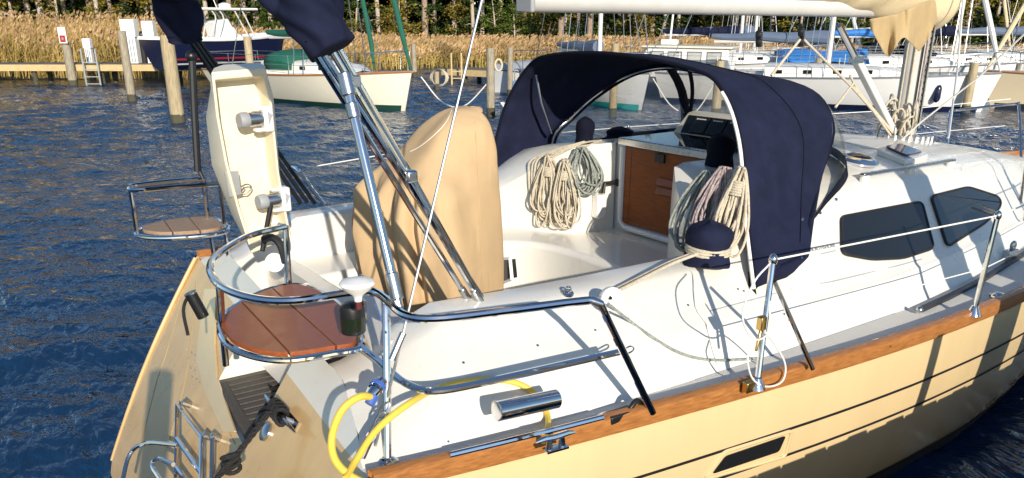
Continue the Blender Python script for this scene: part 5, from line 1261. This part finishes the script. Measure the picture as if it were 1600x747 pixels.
# windscreen: clear panels between the front hoop and the coachroof, navy borders
base = [tuple(sC), tuple(sC.lerp(sD, .5)), tuple(sD), (4.62, 3.05, 1.76), (4.90, 3.35, 1.83), (5.02, 3.7, 1.855), (5.06, YC, 1.865), (5.02, 4.4, 1.86), (4.90, 4.72, 1.84), (4.66, 5.0, 1.77), (4.30, 5.22, 1.64)]
Bc = [np.array(q_) for q_ in catmull(base, 7)]; n_ = len(Bc)
for q_ in Bc:
    h_ = TC.ray_cast(Vector((q_[0], q_[1], 3)), Vector((0, 0, -1)))[0]
    if h_ is not None and abs(h_.z - q_[2]) < .3: q_[2] = h_.z + .004
Ct = [np.array(C[int(round(lerp(0, len(C) - 3, k / (n_ - 1))))]) for k in range(n_)]
def prj(p): q_ = np.array(p) - CAM; return CX + FPX * (q_ @ RT) / (q_ @ FW)
def scr(k, t): p = Ct[k] * (1 - t) + Bc[k] * t; return p + np.array([.05 * math.sin(math.pi * t), 0, .05 * math.sin(math.pi * t)])
m = MB(); m.grid([[scr(k, t) for k in range(n_)] for t in np.linspace(.0, .9, 8)]); m.build('vinyl_window', M['vinyl'], DG)
m = MB(); m.grid([[scr(k, t) for k in range(n_)] for t in (.86, 1.0)])
ks = n_ * 5 // 9
def band(k0, k1):
    m.grid([[Vector(scr(k, t)) + Vector((-.004, 0, 0)) for k in range(k0, k1)] for t in np.linspace(0, 1, 8)])
kt = min(range(12, n_ - 6), key=lambda k: abs(prj(Ct[k]) - 1050)); kb = min(range(n_ // 2, n_), key=lambda k: abs(prj(Bc[k]) - 1074)); k2 = min(range(12, n_ - 6), key=lambda k: abs(prj(Ct[k]) - 1072))
def bar_(ka, kb_, wd, t1=1.0):
    m.grid([[Vector(np.array(Ct[ka]) * (1 - t) + np.array(Bc[kb_]) * t + np.array([.05 * math.sin(math.pi * t) - .006, 0, .05 * math.sin(math.pi * t)])) + Vector((0, s_ * wd, 0)) for s_ in (-1, 1)] for t in np.linspace(0, t1, 8)])
bar_(kt, kb, .045); bar_(k2, min(n_ - 1, kb), .018)
m.build('window_border', M['navy_dark'], DG, solid=.004)
m = MB()
for px, py in ((1253, 343), (1281, 333), (1306, 312), (1252, 404)):
    p, nn = hit(bvh_of([can, cabin]), px, py, .002)
    if p is not None: m.lathe([(.002, 0), (.011, 0), (.008, .006), (.002, .007)], p, nn, 10)
m.build('snap_fastener', M['steel'], DG)

# ---------------------------------------------------------------- folded bimini at the top of the picture
BM = thing('folded_bimini', 'folded bimini with navy canvas boot held up on stainless tubes at the stern', 'bimini', (1.3, YC, 1.6))
def boot(path, rad, name):
    pts = catmull(path, 10); N = len(pts); m = MB(); rows = []
    for i, p in enumerate(pts):
        t = i / (N - 1); r_ = float(np.interp(t, np.linspace(0, 1, len(rad)), rad)); d = (pts[min(i + 1, N - 1)] - pts[max(i - 1, 0)]); d = Vector(d).normalized(); s_ = d.cross(Vector((0, 0, 1))).normalized() if abs(d.z) < .95 else Vector((.55, -.83, 0)); u_ = s_.cross(d)
        rows.append([Vector(p) + (s_ * math.cos(a) * 1.0 + u_ * math.sin(a) * .85) * r_ * (1 + .09 * math.sin(3 * a + 9 * t) + .06 * math.sin(7 * a - 23 * t) + .05 * math.sin(31 * t + 2 * a)) for a in np.linspace(0, 2 * math.pi, 37)[:-1]])
    m.grid(rows, closed_u=True); b_ = 0
    m.f.append(tuple(range(36))); return m.build(name, M['navy'], BM, angle=70, subsurf=1)
e0 = Vector(P(505, 52, y=2.95)); eP = Vector(P(292, 62, y=5.40))
boot([e0 + Vector((.03, -.02, -.06)), Vector(P(490, 25, y=2.98)), Vector(P(463, -20, y=3.1)), (1.05, 3.45, 2.96), (1.02, YC, 3.02), (1.05, 4.75, 2.96), Vector(P(262, -25, y=5.28)), Vector(P(272, 5, y=5.33)), Vector(P(285, 40, y=5.38)), eP], [.10, .12, .135, .14, .14, .14, .135, .13, .12, .10], 'canvas_boot')
m = MB()
fA = Vector(P(757, 482, y=2.95)); fB = Vector(P(738, 478, y=3.02))
for (px, py, yy), f_ in (((478, 62, 2.92), fB), ((490, 62, 2.95), fB + Vector((.05, -.02, .02))), ((508, 62, 2.98), fA), ((521, 62, 3.0), fA + Vector((.02, .03, 0)))):
    m.tube([P(px, py, y=yy), f_], .0135, n=10)
m.build('frame_tube', M['steel'], BM)
m = MB(); a, b = Vector(P(541, 128, y=2.82)), Vector(P(621, 468, y=2.56)); m.tube([a, b], .019, n=12); stt = m.build('support_strut', M['steel'], BM)
m = MB(); d = (b - a).normalized(); m.tube([a - d * .03, a + d * .05], .027, n=12); m.tube([a + d * .075, a + d * .13], .024, n=12); m.tube([b - d * .1, b], .024, n=12); m.tube([b - d * .02, b + d * .06], .014, n=10); m.box(a + Vector((.03, .03, 0)), (.06, .05, .04)); m.each('strut_fitting', M['steel_dull'], stt, bevel=.004)
m = MB(); c = Vector(P(640, 275, y=2.97)); m.box(c, (.05, .06, .05)); m.tube([fA - (fA - Vector(P(508, 62, y=2.98))).normalized() * .12, fA], .018, n=10); m.tube([fB - (fB - Vector(P(478, 62, y=2.92))).normalized() * .12, fB], .018, n=10); m.each('tube_joint', M['steel_dull'], BM, bevel=.01)
m = MB()
for px, yy, fx, fy in ((296, 5.38, 470, 318), (303, 5.4, 480, 316), (310, 5.42, 492, 318)): m.tube([P(px, 62, y=yy), P(fx, fy, y=5.5)], .0145, n=10)
m.build('frame_tube', M['black'], BM)
m = MB(); m.tube([P(300, 88, y=5.35), P(304, 180, y=5.33), P(309, 268, y=5.3)], .022, n=10); m.tube([P(309, 262, y=5.3), P(318, 280, y=5.28)], .012, n=8); m.ball(P(299, 88, y=5.35), .035); m.build('support_strut', M['black'], BM)

# ---------------------------------------------------------------- sail cover on the boom
m = MB(); rows = []
def bc(px, py): return Vector(P(px, py, y=YC))
n_ = 30
for i in range(n_ + 1):
    t = i / n_; x = lerp(4.6, MX + .18, t); zc = BA.z + (BB.z - BA.z) * (x - BA.x) / (BB.x - BA.x)
    r_ = lerp(.20, .36, t ** .8); bot = zc + lerp(.085, -.20, t ** 1.15); tp_ = bot + 2 * r_
    rows.append([(x, YC + r_ * .72 * math.sin(a) * (1 + .06 * math.sin(4 * a + 11 * t)), (bot + tp_) / 2 - (tp_ - bot) / 2 * math.cos(a) + .012 * math.sin(5 * x * 3 + 3 * a)) for a in np.linspace(0, 2 * math.pi, 33)[:-1]])
m.grid(rows, closed_u=True); m.f.append(tuple(range(32))); m.f.append(tuple(range(n_ * 32, n_ * 32 + 32)))
scv = m.build('sail_cover', M['sailcloth'], None, angle=70, subsurf=1); tag(scv, 'cream sail cover with shade painted into its collar, bundled on the boom against the mast', 'sail cover')
# collar hanging down round the mast in two points, in the shade-darkened cloth tone
m = MB(); rows = []
for i in range(9):
    t = i / 8; rr = []
    for k in range(41):
        px = lerp(1358, 1470, k / 40); bt = float(np.interp(px, [1358, 1370, 1382, 1390, 1400, 1411, 1424, 1436, 1450, 1470], [46, 66, 86, 90, 75, 58, 70, 82, 64, 22])); tp_ = float(np.interp(px, [1358, 1400, 1470], [30, 22, -8]))
        px_ = px + (1389 - px) * .08 * t * (1 if px < 1411 else 0) + (1437 - px) * .08 * t * (1 if px > 1411 else 0)
        py = lerp(tp_, bt, t); dep = -.27 + .10 * ((px - 1414) / 55) ** 2 + .10 * t * (1 - abs(math.sin((px - 1389) / 48 * math.pi))) + .012 * math.sin(px * .33 + 2 * t) * t + .04 * math.exp(-((px - 1411) / 6) ** 2) * (1 - t)
        rr.append(Vector(P(px_, py, y=YC + dep)))
    rows.append(rr)
m.grid(rows); m.build('collar_flap', M['tan_sail'], scv, angle=70, solid=.008, subsurf=1)
# ---------------------------------------------------------------- winches under navy covers
def winch_cover(c, r, h, label, slump=.0):
    m = MB(); rows = []; N = 26
    for z, k in ((0, 1.02), (.06, 1.06), (.2, 1.0), (.36, .93), (.42, .90), (.52, .98), (.7, 1.06), (.86, 1.02), (.95, .82), (1.0, .4), (1.01, .02)):
        rows.append([(c[0] + slump * z + r * k * math.cos(a) * (1 + .05 * math.sin(3 * a + 4 * z) + .03 * math.sin(7 * a + 9 * z)), c[1] + r * k * math.sin(a) * (1 + .05 * math.sin(3 * a + 4 * z)), c[2] + z * h + .01 * math.sin(2 * a)) for a in np.linspace(0, 2 * math.pi, N + 1)[:-1]])
    m.grid(rows, closed_u=True); o = m.build('winch_cover', M['navy_dark'], None, angle=70, subsurf=1); tag(o, label, 'winch cover', 'navy covers over the winches'); return o
wq = on(1103, 402)[0]
wc3 = (3.13, 2.80, 1.455)
winch_cover(wc3, .118, .21, 'largest rounded navy winch cover on the coaming, wrapped by white rope'); bpy.data.objects[-1] if False else None
W3 = [o for o in bpy.data.objects if o.name.startswith('winch_cover')][-1]; W3.data.materials[0] = M['navy']
winch_cover((3.78, 4.62, 1.79), .066, .20, 'black winch cover on the port shoulder above the hanging rope coils')
winch_cover((3.86, 3.42, 1.80), .085, .19, 'black winch cover beside the teak companionway doors, above the grey coils')
winch_cover((4.25, 4.78, 1.80), .10, .07, 'low flat black winch cover lying behind the companionway hatch')
# ---------------------------------------------------------------- coils of rope
rng = random.Random(8)
def coil(name, pts_top, L, W, nl, nrm, mt, label, r=.006, wrap=True, drop=(0, 0, -1)):
    """loops hanging from a point: each an elongated closed curve with its own length and sway, bound near the top"""
    top = Vector(pts_top); n_ = Vector(nrm).normalized(); d = Vector(drop).normalized(); s_ = n_.cross(d).normalized(); m = MB()
    for k in range(nl):
        l = L * rng.uniform(.78, 1.05); w_ = W * rng.uniform(.35, 1.0); off = rng.uniform(-.5, .5) * W * .5; sway = rng.uniform(-.3, .3) * W; de = rng.uniform(-.012, .035); pts = []
        for a in np.linspace(0, 2 * math.pi, 15)[:-1]:
            u_ = .5 - .5 * math.cos(a); width = w_ * (.25 + .75 * u_ ** .8) * math.sin(a) * .5
            pts.append(top + d * (l * u_) + s_ * (width + off * .4 + sway * u_) + n_ * (de + .02 * math.sin(a * 2 + k) + .012 * math.sin(5 * a + k)))
        m.tube(pts, r, n=6, closed=True, smooth=3)
    if wrap:
        for k in range(6):
            c = top + d * (L * .17 + k * r * 1.7); m.tube([c + s_ * .035 * math.cos(a) + n_ * (.012 + .03 * math.sin(a)) for a in np.linspace(0, 2 * math.pi, 13)[:-1]], r, n=6, closed=True)
    o = m.build(name, mt, None, angle=80); tag(o, label, 'rope coil', 'coiled ropes hung in the cockpit'); return o
TS = bvh_of([coaming, cabin])
def hang(px, py, off=.03):
    p, n_ = hit(TS, px, py, off); return (p, n_) if p is not None else (Vector(P(px, py, x=3.6)), Vector((-1, -.3, 0)))
p, n_ = hang(862, 248, .035); coil('rope_coil', p, .50, .25, 21, (-.75, -.65, 0), M['rope_w'], 'cream rope coil hanging lowest on the port side of the companionway', .0065)
p, n_ = hang(886, 248, .045); coil('rope_coil', p, .47, .22, 15, (-.75, -.65, 0), M['rope_w'], 'slim cream rope coil hanging just right of the lowest cream coil', .0065)
p, n_ = hang(903, 230, .06); coil('rope_coil', p, .32, .30, 14, (-.6, -.65, .2), M['rope_g'], 'grey green rope loops draped over the port shoulder under the black winch cover', .007, False)
# tails running from the winch to the coils
m = MB()
for k in range(8):
    q = [Vector((3.84 + .015 * k, 4.63, 1.82))]
    for px, py in ((925 - k * 2, 222 + k), (905 - k * 5, 229 + k), (882 - k * 7, 238 + k * 2), (862 - k * 5, 250 + 3 * k), (846 - k * 2, 268 + 9 * k)):
        h_, nn = hit(TS, px, py, .012 + .004 * (k % 3)); q.append(h_ if h_ is not None else Vector(P(px, py, x=3.6)))
    m.tube(q, .0065, n=6, smooth=4)
tag(m.build('rope_tail', M['rope_w'], None), 'pale rope tails leading from the port winch cover down to the coils', 'rope')
for k, (px, py, L, W, nl, mt, lab) in enumerate(((1108, 268, .46, .26, 17, M['rope_g'], 'grey green flecked rope coil hanging nearest the teak doors to starboard'), (1135, 262, .40, .24, 16, M['rope_r'], 'reddish flecked rope coil hanging in the middle under the black winch cover'), (1160, 262, .44, .18, 12, M['rope_w'], 'pale rope coil half hidden behind the sprayhood edge to starboard'))):
    p = Vector(P(px, py, x=3.42 - .03 * k)); coil('rope_coil', p, L, W, nl, (-.8, -.55, .15), mt, lab, .0075, k == 2, (-.25, -.05, -1))
# tangle of tails at the mast foot
m = MB()
for k in range(16):
    c = Vector((MX - .14 + rng.uniform(-.05, .08), YC + rng.uniform(-.17, .10), mb_[2] + .12 + rng.uniform(-.05, .14))); ax1 = Vector((rng.uniform(-1, 1), rng.uniform(-1, 1), rng.uniform(-.3, .3))).normalized(); ax2 = Vector((rng.uniform(-.4, .4), rng.uniform(-.4, .4), 1)).normalized(); r1, r2 = rng.uniform(.04, .09), rng.uniform(.06, .15)
    m.tube([c + ax1 * r1 * math.cos(a) + ax2 * r2 * math.sin(a) for a in np.linspace(0, 2 * math.pi, 13)[:-1]], .008, n=6, closed=True, smooth=2)
tag(m.build('halyard_tails', M['rope_w'], None), 'tangle of cream halyard tails hung at the foot of the mast', 'rope')
# white sheet wrapped round the big winch cover, leading aft along the coaming to a block
m = MB()
c = Vector((wc3[0], wc3[1], wc3[2] + .075))
for k in range(3): m.tube([c + Vector((.108 * math.cos(a), .108 * math.sin(a), k * .014 - .01 + .008 * math.sin(a))) for a in np.linspace(0, 2 * math.pi, 25)[:-1]], .0085, n=8, closed=True)
bl = Vector(P(955, 467, y=2.62)); bl2 = Vector(P(943, 465, y=2.66))
pts = [c + Vector((-.10, -.03, 0)), Vector(P(1050, 412, y=2.78)), Vector(P(1010, 432, y=2.72)), Vector(P(965, 455, y=2.66))]
m.tube(pts, .0085, n=8, smooth=4); m.tube([p + Vector((.03, .05, -.01)) for p in pts], .008, n=8, smooth=4)
sheet = m.build('jib_sheet', M['rope_w'], None); tag(sheet, 'white rope wrapped round the big navy winch cover and led along the coaming', 'rope')
m = MB(); m.lathe([(.006, -.02), (.052, -.02), (.055, -.012), (.055, .012), (.052, .02), (.006, .02)], bl, (-.35, -1, .25), 24); m.lathe([(.01, .021), (.018, .024), (.001, .026)], bl, (-.35, -1, .25), 12)
blk = m.build('turning_block', M['white_pl'], Y); m = MB()
for k in range(3):
    a = 2.1 * k + .5; m.prism([bl + Vector((.032 * math.cos(a + da) * r_ / .03, -.024, .032 * math.sin(a + da) * r_ / .03)) for da, r_ in ((-.3, .018), (.3, .018), (.25, .032), (-.25, .032))], (0, .004, 0))
m.build('sheave_opening', M['black'], blk, smooth=False)
m = MB(); m.tube([bl, bl2, Vector(P(935, 468, y=2.62))], .012, n=8); m.build('block_shackle', M['steel_dull'], blk)
# deck line from the block down to the stanchion foot
q = [Vector(P(950, 474, y=2.56))]
for px, py in ((985, 505), (1020, 530), (1055, 550), (1090, 561), (1130, 564), (1185, 561)):
    h_, nn = hit(TS, px, py, .008); q.append(h_ if h_ is not None else Vector(P(px, py, z=1.12)))
m = MB(); m.tube(q, .0068, n=8, smooth=4); tag(m.build('deck_line', M['rope_g'], None), 'grey green flecked line sagging across the white coaming to the stanchion', 'rope')
# thin white cords looped through the starboard stanchion
m = MB(); yy = 2.10
m.tube([P(1203, 412, y=yy), P(1180, 438, y=yy - .02), P(1163, 478, y=yy - .02), P(1162, 505, y=yy - .02), P(1178, 530, y=yy), P(1200, 520, y=yy), P(1203, 470, y=yy)], .0042, n=6, smooth=5)
m.tube([P(1195, 518, y=yy), P(1212, 540, y=yy), P(1227, 570, y=yy - .01), P(1222, 596, y=yy - .02), P(1198, 604, y=yy - .03), P(1176, 592, y=yy - .03), P(1168, 560, y=yy - .02), P(1176, 535, y=yy)], .0042, n=6, smooth=5)
tag(m.build('cord_loop', M['line_w'], None), 'thin white cord hanging in two loops from the braced stanchion', 'cord')
# lashing at the stanchion head and cord over the coaming
q = []
for px, py in ((1062, 410), (1082, 430), (1086, 480), (1102, 505), (1105, 515), (1112, 545), (1120, 570), (1134, 583)):
    h_, nn = hit(TS, px, py, .006)
    if h_ is not None: q.append(h_)
m = MB(); m.tube(q, .0035, n=6, smooth=3); tag(m.build('thin_cord', M['line_w'], None), 'thin pale cord dropping from the big winch cover over the coaming to the deck', 'cord')
# black mooring rope on the transom cleat
m = MB(); c0 = (cA + cB) / 2 + nT * .055
q = [c0 + Vector((.01, .0, .01)), trhit(450, 660) + nT * .1, trhit(435, 690) + nT * .12, trhit(415, 732) + nT * .15, trhit(402, 775) + nT * .2, trhit(395, 830) + nT * .25]
def strands(path, r, nst=3, tw=16):
    pts = catmull(path, 14); N = len(pts); ln = np.cumsum([0] + [np.linalg.norm(pts[i + 1] - pts[i]) for i in range(N - 1)])
    for s_ in range(nst):
        o_ = []
        for i, p in enumerate(pts):
            d = Vector(pts[min(i + 1, N - 1)] - pts[max(i - 1, 0)]).normalized(); a1 = d.orthogonal().normalized(); a2 = d.cross(a1); an = ln[i] / r * .9 + s_ * 2 * math.pi / nst
            a1 = Vector((0, 1, 0)).cross(d).normalized(); a2 = d.cross(a1)
            o_.append(Vector(p) + (a1 * math.cos(an) + a2 * math.sin(an)) * r * .55)
        m.tube(o_, r * .62, n=6)
strands(q, .0125)
ax_ = (cB - cA).normalized(); sd_ = nT.cross(ax_)
for k in range(5):
    cc_ = c0 + ax_ * (k - 2) * .022; tl = (.5 if k % 2 else -.5)
    m.tube([cc_ + (sd_ * math.cos(a) * .032 + nT * (math.sin(a) * .03)) + ax_ * tl * math.cos(a) * .07 for a in np.linspace(0, 2 * math.pi, 15)[:-1]], .0095, n=7, closed=True)
kn = trhit(410, 738) + nT * .15
for k in range(4): m.tube([kn + Vector((.035 * math.cos(a), .035 * math.sin(a) * (.7), (k - 1.5) * .02 + .012 * math.sin(a + k))) for a in np.linspace(0, 2 * math.pi, 13)[:-1]], .010, n=7, closed=True)
tag(m.build('mooring_rope', M['rope_k'], None), 'black mooring rope made fast on the transom cleat', 'rope')
# yellow shore power cable with its chrome plug, whose blue reflection is a coloured ring
HS = thing('shore_power_cable', 'yellow shore power cable looping over the coaming from a chrome plug with painted blue reflection', 'cable', P(580, 610, y=2.5))
q = [Vector(P(583, 621, y=2.42)), Vector(P(562, 620, y=2.40)), Vector(P(535, 640, y=2.40)), Vector(P(519, 680, y=2.40)), Vector(P(522, 715, y=2.37)), Vector(P(545, 742, y=2.32)), Vector(P(585, 762, y=2.27))]
m = MB(); m.tube(q, .0135, n=10, smooth=6)
q = [Vector(P(540, 748, y=2.30)), Vector(P(556, 720, y=2.36)), Vector(P(590, 670, y=2.42)), Vector(P(640, 630, y=2.45))]
for px, py in ((690, 608), (750, 597), (800, 599), (835, 618), (853, 650), (855, 675)):
    h_, nn = hit(TS, px, py, .014); q.append(h_ if h_ is not None else Vector(P(px, py, z=1.13)))
q.append(Vector(P(848, 690, z=1.125))); m.tube(q, .0125, n=10, smooth=6); m.build('cable', M['yellow'], HS)
m = MB(); c = Vector(P(590, 604, y=2.47)); ax2 = Vector((.7, .4, .35)).normalized(); m.lathe([(.010, -.06), (.018, -.05), (.022, -.018), (.028, -.016), (.028, .014), (.022, .016), (.022, .03)], c, ax2, 18); m.build('plug', M['steel'], HS)
m = MB(); m.lathe([(.0285, -.006), (.031, -.005), (.031, .008), (.0285, .009)], c, ax2, 18); m.tube([Vector(P(585, 618, y=2.42)), Vector(P(577, 632, y=2.41))], .018, n=10); m.build('plug_reflection', M['blue_refl'], HS)
# small shackles hanging by the post
m = MB(); a, b = Vector(P(600, 640, y=2.50)), Vector(P(577, 690, y=2.46)); d = b - a
for t in (.0, .3, .6, .9): m.tube([a + d * t + Vector((.018 * math.cos(k), .0, 0)) + d.normalized() * .03 * math.sin(k) for k in np.linspace(0, 2 * math.pi, 11)[:-1]], .005, n=6, closed=True)
m.tube([b, b + d * .5], .014, n=8); m.build('shackle_chain', M['steel_dull'], Y)
